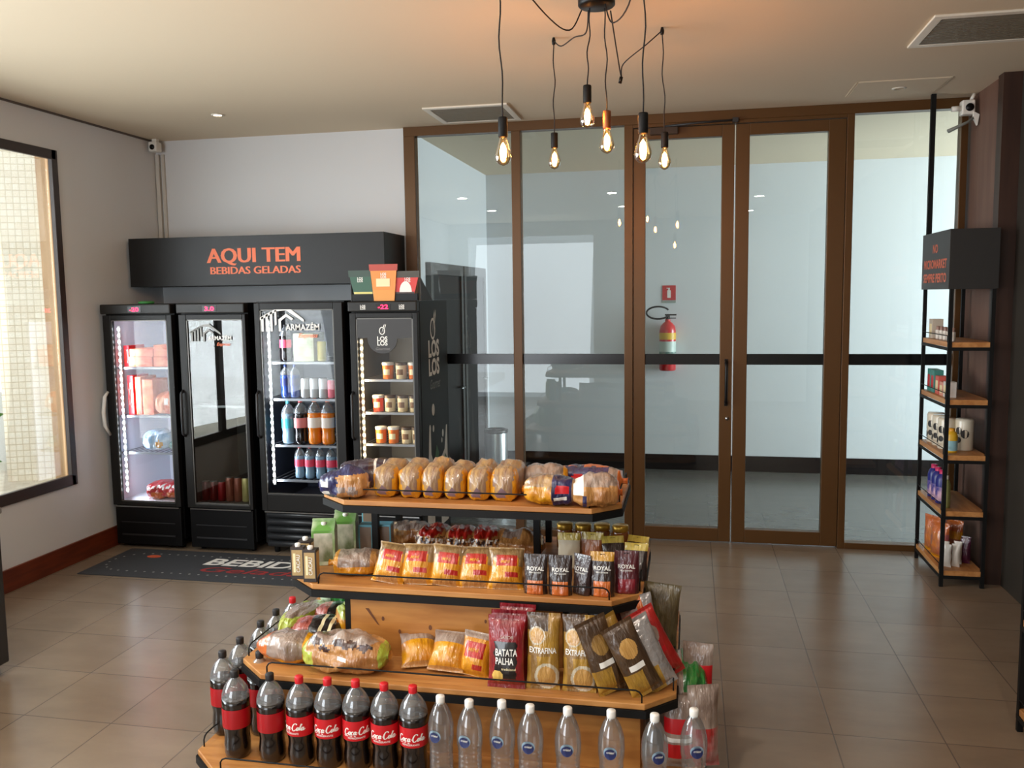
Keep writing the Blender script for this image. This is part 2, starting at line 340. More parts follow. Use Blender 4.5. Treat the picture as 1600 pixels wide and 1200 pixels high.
# ------------------------------------------------------------------ pendant lamp
def pendant():
    root = thing('pendant_lamp', 'black spider pendant lamp with six glowing amber filament bulbs on cords', 'pendant lamp', (-.412, 3.955, H))
    ox, oy, oz = -.412, 3.955, H
    MB().lathe([(.0, -.062), (.074, -.062), (.081, -.055), (.081, -.002), (.07, 0)], 32, caps=False).obj('canopy', BLACK, root)
    CORD = mat('black_cord', (22, 18, 17), .7)
    fil = mat('glowing_filament', (255, 176, 92), .5, emit=380)
    def L(p): return (p[0]-ox, p[1]-oy, p[2]-oz)
    bulbs = [((-.72, 3.40), 2.395, [(-.735, 3.42, 3.185), (-.60, 3.72, 3.05), (-.52, 3.86, 3.02), (-.475, 3.93, 3.12)], 0),
             ((-.697, 4.575), 2.540, [(-.697, 4.578, 3.185), (-.64, 4.45, 3.12), (-.55, 4.25, 3.10), (-.47, 4.05, 3.06), (-.45, 3.97, 3.13)], 0),
             ((-.452, 3.935), 2.620, [(-.44, 3.94, 3.13)], 1),
             ((-.368, 3.955), 2.510, [(-.375, 3.95, 3.13)], 0),
             ((-.178, 3.36), 2.375, [(-.175, 3.40, 3.185), (-.25, 3.62, 3.03), (-.33, 3.80, 3.02), (-.37, 3.90, 3.13)], 0),
             ((-.133, 4.53), 2.508, [(-.148, 4.537, 3.185), (-.22, 4.45, 3.10), (-.34, 4.55, 3.04), (-.354, 4.6, 2.99), (-.36, 4.4, 3.06), (-.355, 4.0, 3.13)], 0)]
    def smooth(P, n=6):
        P = [Vector(p) for p in P]; out = []
        for i in range(len(P)-1):
            a, b_, c, d = P[max(i-1, 0)], P[i], P[i+1], P[min(i+2, len(P)-1)]
            for k in range(n):
                t = k/n; out.append(.5*((2*b_)+(-a+c)*t+(2*a-5*b_+4*c-d)*t*t+(-a+3*b_-3*c+d)*t**3))
        return out+[P[-1]]
    for i, ((bx, by), zb, path, k) in enumerate(bulbs):
        ts = zb+.185      # socket top
        h = path[0]
        n = 14; rnd = random.Random(i)
        ph = rnd.uniform(0, 6)
        drop = [(bx+(h[0]-bx)*j/n+.006*math.sin(ph+j*.9)*math.sin(PI*j/n), by+(h[1]-by)*j/n, ts+(h[2]-ts)*j/n) for j in range(n+1)]
        P = drop+(smooth(path)[1:] if len(path) > 1 else [])
        MB().tube([L(p) for p in P], .0032, 6).obj('cord', CORD, root)
        if len(path) > 1:
            MB().lathe([(.008, -.02), (.01, -.01), (.01, .0), (.006, .015)], 10, L(h)).obj('cord_hook', BLACK, root)
        MB().lathe([(.006, .075), (.017, .073), (.0185, .068), (.0185, 0), (.016, -.004)], 18, L((bx, by, zb+.11))).obj('socket', BLACKM if i != 3 else mat('copper_brown_socket', (120, 76, 48), .4, .5), root)
        b = MB().lathe([(.0135, .112), (.0155, .095), (.024, .068), (.0315, .042), (.0325, .030), (.029, .016), (.018, .005), (.007, 0), (.0015, -.002)], 20, L((bx, by, zb))).obj('bulb', AMBER, root)
        MB().lathe([(.001, .086), (.010, .072), (.0135, .052), (.0115, .032), (.001, .020)], 8, L((bx, by, zb))).obj('filament', fil, b)
    MB().tube([L((-.354, 4.6, 2.99)), L((-.362, 4.61, 2.96))], .009, 8).obj('cord_hook', BLACK, root)
pendant()
# ------------------------------------------------------------------ drinks sign box
def sign():
    x0, x1 = -4.335, -2.222; z0, z1 = 1.995, 2.372
    cx = (x0+x1)/2
    t = thing('overhead_sign', 'long black box sign with orange lettering above the drinks coolers', 'sign', (cx, 6.2, z0))
    MB().box(x0-cx, x1-cx, 0, YB-6.2-.002, 0, z1-z0).obj('sign_box', mat('black_laminate', (22, 21, 20), .42, spec=.35), t, bev=.002)
    for k, dx in enumerate((-.007, -.0035, 0, .0035, .007)):
        letters('AQUI TEM', .158, ORANGE, t, (-3.270-cx+dx, .175), y=-.0002*k, bold=0, fit=.765)
    for k, dx in enumerate((-.0035, 0, .0035)):
        letters('BEBIDAS GELADAS', .080, ORANGE, t, (-3.265-cx+dx, .088), y=-.0002*k, bold=0, fit=.745)
sign()
# ------------------------------------------------------------------ coolers
YF = 5.82
LED = mat('white_led', (235, 244, 255), .4, emit=22)
LEDW = mat('warm_led', (255, 226, 178), .4, emit=20)
DIG = mat('red_digits', (255, 20, 70), .4, emit=5)
def cooler(name, label, x0, x1, glassx, liner, gmat, header=True, digits=None, led=None, handle='dark', louvers=False, depth=.74, shelves=(), top=1.862, glz=(.365, 1.745)):
    cx = (x0+x1)/2; a = (x1-x0)/2
    t = thing(name, label, 'drinks cooler', (cx, YF, 0))
    gx0, gx1 = glassx[0]-cx, glassx[1]-cx; gz0, gz1 = glz
    dt = .045   # door thickness
    # cabinet shell: outer black (0), inner liner (1)
    m = MB(); zi0, zi1 = .36, 1.76
    m.box(-a, -a+.035, dt, depth, .08, top, 0).box(a-.035, a, dt, depth, .08, top, 0).box(-a+.035, a-.035, depth-.03, depth, .08, top, 0)
    m.box(-a+.035, a-.035, dt, depth-.03, zi1, top, 0).box(-a+.035, a-.035, dt, depth-.03, .08, zi0, 0)
    e = .002
    m.box(-a+.035, -a+.035+e, dt+.004, depth-.03, zi0, zi1, 1).box(a-.035-e, a-.035, dt+.004, depth-.03, zi0, zi1, 1)
    m.box(-a+.035, a-.035, depth-.03-e, depth-.03, zi0, zi1, 1).box(-a+.035, a-.035, dt+.004, depth-.03, zi1-e, zi1, 1).box(-a+.035, a-.035, dt+.004, depth-.03, zi0, zi0+e, 1)
    m.obj('cabinet', [BLACK, liner], t)
    # base
    if louvers:
        b = MB().box(-a+.01, a-.01, .06, .1, .05, .34).obj('base_panel', BLACK, t)
        lv = MB()
        for k in range(5):
            z = .06+k*.055
            lv.tube([(-a+.03, .03, z+.02), (a-.03, .03, z+.02)], .022, 10)
        lv.obj('louvers', mat('dark_louver', (34, 35, 37), .4), b)
    else:
        b = MB().box(-a+.01, a-.01, .01, .06, .03, .325).obj('base_panel', mat('base_black', (12, 12, 13), .45, spec=.2), t, bev=.006)
        MB().box(-a+.06, a-.06, .004, .012, .10, .112).box(-a+.06, a-.06, .004, .012, .20, .206).obj('grille_slot', DARK, b)
    for sx in (-1, 1):
        for y in (.1, depth-.08): MB().lathe([(.02, 0), (.022, .03), (.02, .08)], 10, (sx*(a-.06), y, 0)).obj('foot', BLACKM, t)
    # door
    dz0, dz1 = .335, (1.782 if header else top-.01)
    d = MB().box(-a, gx0, -.0, dt, dz0, dz1).box(gx1, a, 0, dt, dz0, dz1).box(gx0, gx1, 0, dt, dz0, gz0).box(gx0, gx1, 0, dt, gz1, dz1).obj('door', mat('door_black', (25, 24, 23), .42, spec=.25), t, bev=.004)
    MB().box(gx0-.006, gx1+.006, .012, .016, gz0-.006, gz1+.006).obj('door_glass', gmat, d)
    ig = MB(); w_ = .008
    ig.box(gx0, gx0+w_, .004, .011, gz0, gz1).box(gx1-w_, gx1, .004, .011, gz0, gz1).box(gx0, gx1, .004, .011, gz0, gz0+w_).box(gx0, gx1, .004, .011, gz1-w_, gz1)
    ig.obj('glass_trim', mat('grey_trim', (92, 90, 86), .35, .5), d)
    MB().box(-a+.02, a-.02, -.003, .006, dz0-.012, dz0-.004).obj('hinge_strip', CHROME, d)
    hx = -a+.012
    if handle == 'white':
        MB().tube([(hx, 0, 1.205), (hx-.008, -.03, 1.17), (hx-.010, -.052, 1.05), (hx-.008, -.045, .95), (hx, 0, .875)], [.010, .014, .015, .014, .010], 8).obj('door_handle', mat('white_plastic', (232, 232, 228), .4), d)['label'] = 'curved white handle'
    else:
        MB().tube([(hx, 0, 1.22), (hx, -.03, 1.20), (hx, -.035, 1.05), (hx, -.03, .90), (hx, 0, .88)], .010, 8).obj('door_handle', DARK, d)
    if header:
        h = MB().box(-a-.004, a+.004, -.02, dt, 1.79, top).obj('control_panel', mat('panel_black', (32, 30, 27), .4, spec=.3), t, bev=.008)
        if digits:
            MB().box(digits[1]-.055, digits[1]+.055, -.0225, -.0195, 1.802, 1.846).obj('display', mat('display_black', (20, 4, 8), .2), h)
            letters(digits[0], .042, DIG, h, (digits[1], 1.809), y=-.0225, bold=.02, name='digits', fit=.075)
    if led:
        lm, lx, lz0, lz1 = led
        s = MB().box(lx-.010, lx+.010, .05, .056, lz0, lz1)
        n = int((lz1-lz0)/.047)
        for k in range(n):
            z = lz0+(k+.5)*(lz1-lz0)/n; s.box(lx-.008, lx+.008, .044, .05, z-.008, z+.008, 1)
        s.obj('led_strip', [OFFWH, lm], t)
        l = area('led_light', (lx+.012, .07, (lz0+lz1)/2), (.03, lz1-lz0), 6.5, (lm.node_tree.nodes['Principled BSDF'].inputs['Emission Color'].default_value[:3]), (1, .75, 0)); l.parent = t
        # keep the strip upright
        l.rotation_euler = (Matrix.Rotation(-math.atan2(1, .75), 4, 'Z') @ Matrix.Rotation(PI/2, 4, 'X')).to_euler()
    WIRE = mat('shelf_wire', (150, 152, 155), .35, .6) if liner is not DARK else mat('dark_shelf_wire', (70, 72, 75), .35, .6)
    for z in shelves:
        m = MB().box(-a+.04, a-.04, .085, .10, z-.016, z)
        for k in range(12):
            x = -a+.05+k*(2*a-.1)/11; m.box(x-.002, x+.002, .1, depth-.05, z-.006, z)
        m.box(-a+.04, a-.04, depth-.06, depth-.05, z-.008, z).obj('wire_shelf', WIRE, t)
    return t, cx
LINW = mat('white_liner', (226, 230, 238), .5)
LIND = mat('dark_liner', (24, 30, 42), .5)
LIND2 = mat('grey_liner', (70, 70, 68), .5)
f1, c1 = cooler('display_cooler', 'leftmost black cooler with white inside, food boxes and a white handle', -4.325, -3.752, (-4.258, -3.795), LINW, DOORGL, digits=('-20', .0), led=(LED, -.19, .42, 1.70), handle='white', shelves=(1.386, 1.016, .732))
f2, c2 = cooler('display_cooler', 'unlit black cooler mirroring the window, soda cans on its bottom, second from the left wall', -3.695, -3.160, (-3.634, -3.185), LIND2, MIRGL, digits=('3.0', .0), handle='dark', shelves=(1.10,))
f3, c3 = cooler('display_cooler', 'wide black cooler with louvred base, white house emblem and soda bottles inside', -3.088, -2.412, (-3.045, -2.480), LIND, DOORGL, header=False, led=(LED, -.255, .52, 1.74), louvers=True, shelves=(1.428, 1.158, .814, .553), glz=(.46, 1.812), top=1.87)
f4, c4 = cooler('display_freezer', 'black freezer of tubs with a round-bottomed dark decal, right of the other coolers', -2.358, -1.858, (-2.312, -1.893), LIND2, DOORGL, digits=('-22', .01), led=(LEDW, -.185, .45, 1.60), shelves=(1.304, 1.067, .837, .60))
tag(f4, None, 'freezer')
# emblem and words on cooler glass
def emblem(f, cx, x, z, k, dim=False):
    m = MB(); y0, y1 = .0035, .0055
    def P(pts): m.prism([(x+p[0]*k, z+p[1]*k) for p in pts], y0, y1, 0, 'y')
    P([(-.165, .0), (-.165, .100), (-.147, .110), (-.147, .0)]); P([(-.130, 0), (-.130, .118), (-.112, .127), (-.112, 0)]); P([(-.095, 0), (-.095, .135), (-.077, .144), (-.077, 0)]); P([(-.06, .04), (-.06, .15), (-.045, .156), (-.045, .05)])
    P([(-.18, .098), (-.04, .166), (.04, .178), (.165, .085), (.165, .066), (.03, .150), (-.04, .146), (-.18, .078)][::-1])
    P([(-.03, 0), (-.03, .085), (.03, .128), (.085, .09), (.07, .078), (.03, .105), (-.012, .075), (-.012, 0)])
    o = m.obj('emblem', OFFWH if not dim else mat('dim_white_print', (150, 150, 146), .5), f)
    letters('ARMAZÉM', .062*k, OFFWH, f, (x+.155*k, z+.008), y=.0035, bold=.02, fit=.26*k)
    letters('Express', .045*k, ORANGE, f, (x+.19*k, z-.045*k), y=.0035, bold=.01, shear=.35, fit=.15*k)
emblem(f3, c3, -2.87-c3, 1.655, 1.0)
emblem(f2, c2, -3.48-c2, 1.585, .72, True)
# freezer: black head band with half round, words, side picture
def leaf_mark(parent, x, z, k, m, y, axis='y'):
    mb = MB()
    pts = [(.028*math.cos(a)*1.0, .035*math.sin(a)) for a in [i*PI/10 for i in range(21)]]
    ring = [(.020*math.cos(a), .027*math.sin(a)) for a in [i*PI/10 for i in range(21)]]
    for i in range(20):
        q = [pts[i], pts[i+1], ring[i+1], ring[i]]
        v = [(x+p[0]*k, z+p[1]*k) for p in q]
        mb.add([(p[0], y-.001, p[1]) if axis == 'y' else (y+.001, p[0], p[1]) for p in v], [(0, 1, 2, 3)])
    for dx, a0 in ((-.004, .9), (.010, 1.2)):
        q = [(dx, -.02), (dx+.018, .045), (dx+.028, .062), (dx+.026, .044)]
        v = [(x+p[0]*k, z+p[1]*k) for p in q]
        mb.add([(p[0], y-.001, p[1]) if axis == 'y' else (y+.001, p[0], p[1]) for p in v], [(0, 1, 2, 3)])
    return mb.obj('leaf_emblem', m, parent)
pts = [(-.21, 1.746), (-.21, 1.606), (-.13, 1.606)]+[(-.012+.105*math.cos(a)*1.05, 1.60+.105*math.sin(a)) for a in [PI+i*PI/16 for i in range(1, 17)]]+[(.21, 1.606), (.21, 1.746)]
pts[2] = (-.122, 1.606)
dec = MB().prism(pts, .006, .009, 0, 'y').obj('head_decal', mat('dark_brown_vinyl', (34, 29, 26), .4), f4)
letters('LOS', .044, OFFWH, dec, (-.012, 1.585), y=.0055, bold=.03); letters('LOS', .044, OFFWH, dec, (-.012, 1.553), y=.0055, bold=.03)
leaf_mark(dec, -.012, 1.655, .8, OFFWH, .0055); letters('Gourmet', .028, mat('grey_print', (120, 116, 112), .5), dec, (-.012, 1.52), y=.0055, shear=.3)
for dx in (-.14, .145):
    letters('LOS', .022, OFFWH, f4, (dx, 1.822), y=-.020, bold=.03); letters('LOS', .022, OFFWH, f4, (dx, 1.806), y=-.020, bold=.03)
def side_art():
    xs = -1.858-c4
    sd = MB().box(xs, xs+.003, .05, .735, .10, 1.855).obj('side_decal', mat('charcoal_vinyl', (32, 33, 33), .5, spec=.3), f4)
    xs += .003
    leaf_mark(sd, 6.17-YF, 1.655, 2.3, OFFWH, xs, 'x')
    letters('LOS', .165, OFFWH, sd, (6.185-YF, 1.455), y=xs, axis='x', bold=.04, fit=.27); letters('LOS', .165, OFFWH, sd, (6.185-YF, 1.32), y=xs, axis='x', bold=.04, fit=.27)
    letters('Gourmet', .10, MC['grey_print'], sd, (6.20-YF, 1.215), y=xs, axis='x', shear=.4, fit=.26)
    m = MB()
    def blob(y, z, ry, rz, mi, n=18, o=.0012):
        m.add([(xs+o, y-YF+ry*math.cos(2*PI*i/n), z+rz*math.sin(2*PI*i/n)) for i in range(n)], [tuple(range(n))], mi)
    for y, z, ry, rz in ((6.14, 1.06, .035, .045), (6.05, .93, .02, .03), (6.135, .92, .02, .026), (6.38, .85, .022, .03), (6.35, .80, .014, .02)): blob(y, z, ry, rz, 0)
    def poly(P, mi, o=.001): m.add([(xs+o, p[0]-YF, p[1]) for p in P], [tuple(range(len(P)))], mi)
    poly([(5.95, .15), (5.95, .60), (6.0, .70), (6.03, .92), (6.065, .92), (6.07, .74), (6.13, .66), (6.13, .15)], 0)
    poly([(6.3, .15), (6.3, .66), (6.42, .72), (6.47, .90), (6.50, .90), (6.50, .15)], 0)
    blob(6.20, .58, .10, .13, 1, o=.002); blob(6.235, .56, .05, .10, 2, o=.003); blob(6.37, .50, .11, .13, 3, o=.002)
    poly([(6.15, .70), (6.20, .79), (6.26, .72), (6.22, .66)], 4, .004); poly([(6.36, .60), (6.42, .69), (6.5, .62), (6.42, .58)], 4, .004)
    m.obj('milk_splash_picture', [mat('milk_white', (216, 214, 206), .5), mat('nut_brown', (128, 76, 50), .5), mat('nut_cream', (196, 158, 118), .5), mat('strawberry_pink', (196, 70, 84), .5), mat('leaf_print', (66, 104, 70), .5)], sd)
side_art()
# topper with three tub pictures on the freezer
def topper():
    t = thing('freezer_topper', 'cut-out display of green, orange and red dessert tubs on top of the freezer', 'display', (-2.1, YF+.02, 1.864))
    MB().box(-.24, .24, .0, .03, 0, .05).obj('base_bar', BLACK, t)
    def tub(nm, x0b, x1b, x0t, x1t, z1, y, body, lid, bottom, rot):
        o = MB().prism([(x0b, .0), (x1b, .0), (x1t, z1-.035), (x0t, z1-.035)], y, y+.008, 0, 'y').obj('tub_picture', body, t, (0, 0, .0)); o.rotation_euler = (0, rot, 0)
        MB().prism([(x0t-.005, z1-.045), (x1t+.005, z1-.045), (x1t+.008, z1), (x0t-.008, z1)], y-.002, y+.010, 0, 'y').obj('tub_lid', lid, o)
        MB().prism([(x0b, 0), (x1b, 0), (x1b+(x1t-x1b)*.3, z1*.3), (x0b+(x0t-x0b)*.3, z1*.3)], y-.001, y, 0, 'y').obj('tub_band', bottom, o)
        xm = (x0b+x1b)/2; xo = (x0t+x1t)/2
        letters('LOS', .024, OFFWH, o, (xo, z1*.70), y=y, bold=.03); letters('LOS', .024, OFFWH, o, (xo, z1*.62), y=y, bold=.03)
        return o, xm, y
    tub('g', -.215, -.085, -.258, -.10, .215, .004, mat('dark_green_print', (38, 84, 62), .4), mat('dark_green_lid', (44, 66, 54), .4), mat('pale_yellow_print', (214, 204, 120), .4), 0)
    tub('r', .075, .205, .09, .25, .205, .004, mat('tub_red', (208, 52, 44), .4), mat('olive_lid', (62, 56, 44), .4), mat('tub_brown', (70, 44, 36), .4), 0)
    o, xm, y = tub('o', -.075, .075, -.098, .095, .255, -.008, mat('tub_orange', (226, 142, 62), .4), mat('tub_rust_lid', (178, 66, 50), .4), mat('tub_light_orange', (222, 150, 66), .4), 0)
    MB().box(-.055, .045, -.0105, -.009, .10, .155).obj('name_plate', CREAM, o)
    MB().add([(.155, -.0005+.003, .06)]+[(.155+.045*math.cos(PI*i/10), .0025, .06+.075*math.sin(PI*i/10)) for i in range(11)], [tuple(range(12))]).obj('round_badge', OFFWH, t)
    MB().prism([(.03, 0), (.30, 0), (.03, .16)], .252, .258, 0, 'x').obj('side_bracket', mat('bracket_dark', (44, 42, 40), .5), t)
    MB().prism([(.03, 0), (.30, 0), (.03, .16)], -.262, -.256, 0, 'x').obj('side_bracket', MC['bracket_dark'], t)
topper()
tag(MB().lathe([(.055, 0), (.06, .012), (.05, .02)], 16).obj('green_dish', mat('green_plastic', (60, 140, 70), .5), None, (-4.03, YF+.12, 1.863)), 'flat green dish lying on top of the leftmost cooler', 'dish')
# ------------------------------------------------------------------ product builders
def pillow(name, label, cat, w, h, t, mats, paint, loc, rot=(0, 0, 0), group=None, seed=0, words=(), nu=26, nv=34, belly=.42, crimp=.05, wob=.003, stand=False):
    """filled film bag standing on its lower seal; front faces -y. paint(u,v)->slot, u in -1..1, v 0..1; words: (text,size,mat,(x,z),kw)"""
    so = Vector((seed*3.1, seed*1.7, 0))
    def T(u, v):
        if stand: g = max(0, 1-max(0, (v-.12)/.88)**1.6)*(1 if v > .02 else .8)
        else:
            vv = min(max((v-crimp)/(1-2*crimp), 0), 1); q = belly/(1-belly)
            g = (4*vv*(1-vv))**.55*(1+(.5-vv)*(.5-belly)*4)
        e = (max(0, 1-abs(u)**2.6))**.7
        n = noise.noise(Vector((u*2.2, v*3.2, 0))+so)*.10*g+noise.noise(Vector((u*7, v*2.5, 5))+so)*.12*(abs(v-.5)*2)**2*e
        return t/2*(g*e*(1+n*1.1)+.02+n*e*.25)
    def X(u, v):
        vv = min(max((v-crimp)/(1-2*crimp), 0), 1); g = (4*vv*(1-vv))**.6
        return w/2*u*(1-.07*(g if not stand else g*.3))+wob*noise.noise(Vector((u, v*4, 9))+so)
    vs = []; fs = []; ms = []
    for side in (1, -1):
        o = len(vs)
        for j in range(nv+1):
            for i in range(nu+1):
                u = -1+2*i/nu; v = j/nv; vs.append((X(u, v), -side*T(u, v), h*v))
        for j in range(nv):
            for i in range(nu):
                a = o+j*(nu+1)+i; q = (a, a+1, a+nu+2, a+nu+1)
                fs.append(q if side == 1 else q[::-1]); ms.append(paint(-1+2*(i+.5)/nu, (j+.5)/nv) if side == 1 else paint(.9, (j+.5)/nv))
    ob = MB().add(vs, fs, ms, True).obj(name, mats, None, loc, rot)
    # weld the two sheets
    tag(ob, label, cat, group)
    surf = lambda x, z: -T(max(-1, min(1, x/(w/2*.95))), max(0, min(1, z/h)))-.0008
    for wd in words:
        kw = wd[4] if len(wd) > 4 else {}
        letters(wd[0], wd[1], wd[2], ob, wd[3], surf=surf, **kw)
    return ob
def lump(name, label, cat, lx, ly, lz, mats, paint, loc, rot=(0, 0, 0), group=None, seed=0, bumps=(), tail=.0, p=2.6, n1=52, n2=40, nz=.085, tz=.3):
    """soft filled bag lying down: super-ellipsoid on a flat bottom with lumps; tails = thin twisted film at the x ends"""
    so = Vector((seed*2.3, seed*1.1, seed)); vs = []; fs = []; ms = []
    for j in range(n1+1):
        s = -1+2*j/n1                                   # along x
        prof = max(0, 1-abs(s)**p)**(1/p)
        if tail and abs(s) > 1-tail: prof = max(prof*.35, .10+.16*(abs(s)-(1-tail))/tail)
        for k in range(n2):
            a = 2*PI*k/n2; cy = math.copysign(abs(math.cos(a))**.75, math.cos(a)); cz = math.copysign(abs(math.sin(a))**.75, math.sin(a))
            r = prof*(1+nz*noise.noise(Vector((s*3, cy*2, cz*2))+so)*2+nz*.6*noise.noise(Vector((s*9, cy*4, cz*4))+so))
            x, y, z = s*lx/2, cy*r*ly/2, (cz*r*.5)*lz
            if z > 0:
                for bx, by, br, bh in bumps:
                    d2 = ((x-bx)**2+(y-by)**2)/(br*br); z += bh*math.exp(-d2*1.6)*prof
            z = z if z > 0 else z*.9
            vs.append((x, y, max(z+.45*lz-(0), .001) if True else z))
    for j in range(n1):
        for k in range(n2):
            q = (j*n2+k, j*n2+(k+1) % n2, (j+1)*n2+(k+1) % n2, (j+1)*n2+k); fs.append(q)
            c = [sum(vs[i][d] for i in q)/4 for d in range(3)]; ms.append(paint(c[0]/(lx/2), c[1]/(ly/2), c[2]/lz))
    fs += [tuple(range(n2)), tuple(range(n1*n2, (n1+1)*n2))[::-1]]; ms += [0, 0]
    return tag(MB().add(vs, [f[::-1] for f in fs], ms, True).obj(name, mats, None, loc, rot), label, cat, group)
def bottle(name, label, group, cap, kind='cola', loc=(0, 0, 0), k=1):
    t = thing(name, label, 'bottle', loc, group=group)
    if kind == 'cola':
        P = [(.0, .004), (.036, 0), (.046, .006), (.050, .025), (.0505, .055), (.047, .085), (.0475, .10), (.0512, .12), (.052, .125), (.052, .20), (.0528, .215), (.0528, .235), (.0510, .250), (.0465, .266), (.0395, .281), (.0290, .296), (.0195, .306), (.0145, .314), (.0145, .322)]
        MB().lathe([(r*k, z*k) for r, z in P if z >= .235], 24, caps=False).obj('bottle_shoulder', PETB, t)
        MB().lathe([(r*k*.995, z*k) for r, z in P if z <= .22]+[(.0522*k, .233*k), (0, .233*k)], 24, caps=False).obj('drink', cap[1], t)
        MB().lathe([(.0528*k, .125*k), (.0532*k, .13*k), (.0532*k, .196*k), (.0528*k, .2*k)], 24, caps=False).obj('label_band', cap[2], t)
        hc = .319
    else:
        P = [(.0, .006), (.030, 0), (.040, .006), (.0425, .02)]
        for i in range(7): P += [(.0425, .028+i*.017), (.0405, .034+i*.017), (.0425, .040+i*.017)]
        P += [(.0425, .150), (.046, .165), (.0468, .20), (.0455, .225), (.0405, .25), (.0325, .272), (.0235, .290), (.0160, .302), (.0145, .312)]
        MB().lathe(P, 24, caps=False).obj('bottle_body', WATERM, t)
        hc = .305
    n = 24
    MB().lathe([(.0155*k, (hc-.006)*k), (.0162*k, hc*k), (.0162*k, (hc+.018)*k), (.0145*k, (hc+.021)*k), (0, (hc+.021)*k)], 18, caps=False).obj('cap', cap[0], t)
    return t
def script_logo(parent, R, z0, k, m, rot=0):
    """flowing white script words wrapped on the label"""
    S_ = []
    def arc(cx, cz, rx, rz, a0, a1, n=14): return [(cx+rx*math.cos(math.radians(a0+(a1-a0)*i/n)), cz+rz*math.sin(math.radians(a0+(a1-a0)*i/n))) for i in range(n+1)]
    S_.append(arc(.10, .16, .085, .15, 40, 330)+[(.26, .08)]); S_.append(arc(.27, .10, .045, .07, 90, 450)); S_.append(arc(.40, .10, .045, .07, 50, 310))
    S_.append(arc(.52, .10, .042, .07, 90, 450)); S_.append([(.565, .17), (.56, .07), (.59, .03), (.62, .06)]); S_.append([(.62, .12), (.68, .12)])
    S_.append(arc(.80, .18, .10, .17, 40, 320)+[(.97, .10)]); S_.append(arc(.96, .10, .045, .07, 90, 450)); S_.append([(1.03, .05), (1.07, .25), (1.10, .32), (1.07, .33), (1.05, .2), (1.07, .04), (1.11, .06)])
    S_.append(arc(1.17, .10, .042, .07, 90, 450)); S_.append([(1.215, .17), (1.21, .07), (1.25, .03), (1.30, .10)]); S_.append([(.02, -.02), (.12, -.06), (.35, -.02), (.60, -.05)])
    mb = MB()
    for st in S_:
        vs = []
        for i, p in enumerate(st):
            q = st[min(i+1, len(st)-1)]; r = st[max(i-1, 0)]; d = Vector((q[0]-r[0], q[1]-r[1])).normalized(); nn = Vector((-d.y, d.x))
            wd = .014+.016*abs(d.y)
            for sgn in (1, -1):
                x, z = p[0]+nn.x*wd*sgn, p[1]+nn.y*wd*sgn; x = (x-.62+z*.28)*k; z = z0+z*k
                a = x/R+rot; vs.append((R*math.sin(a), -R*math.cos(a), z))
        mb.add(vs, [(2*i, 2*i+1, 2*i+3, 2*i+2) for i in range(len(st)-1)])
    return mb.obj('script_lettering', m, parent)
COLA = mat('dark_cola', (14, 6, 5), .18, coat=.6)
REDCAP = mat('red_cap', (196, 22, 34), .4); BLKCAP = mat('black_cap', (22, 18, 18), .5); WHCAP = mat('white_cap', (232, 230, 224), .4)
LBL = mat('red_label', (190, 14, 26), .4)
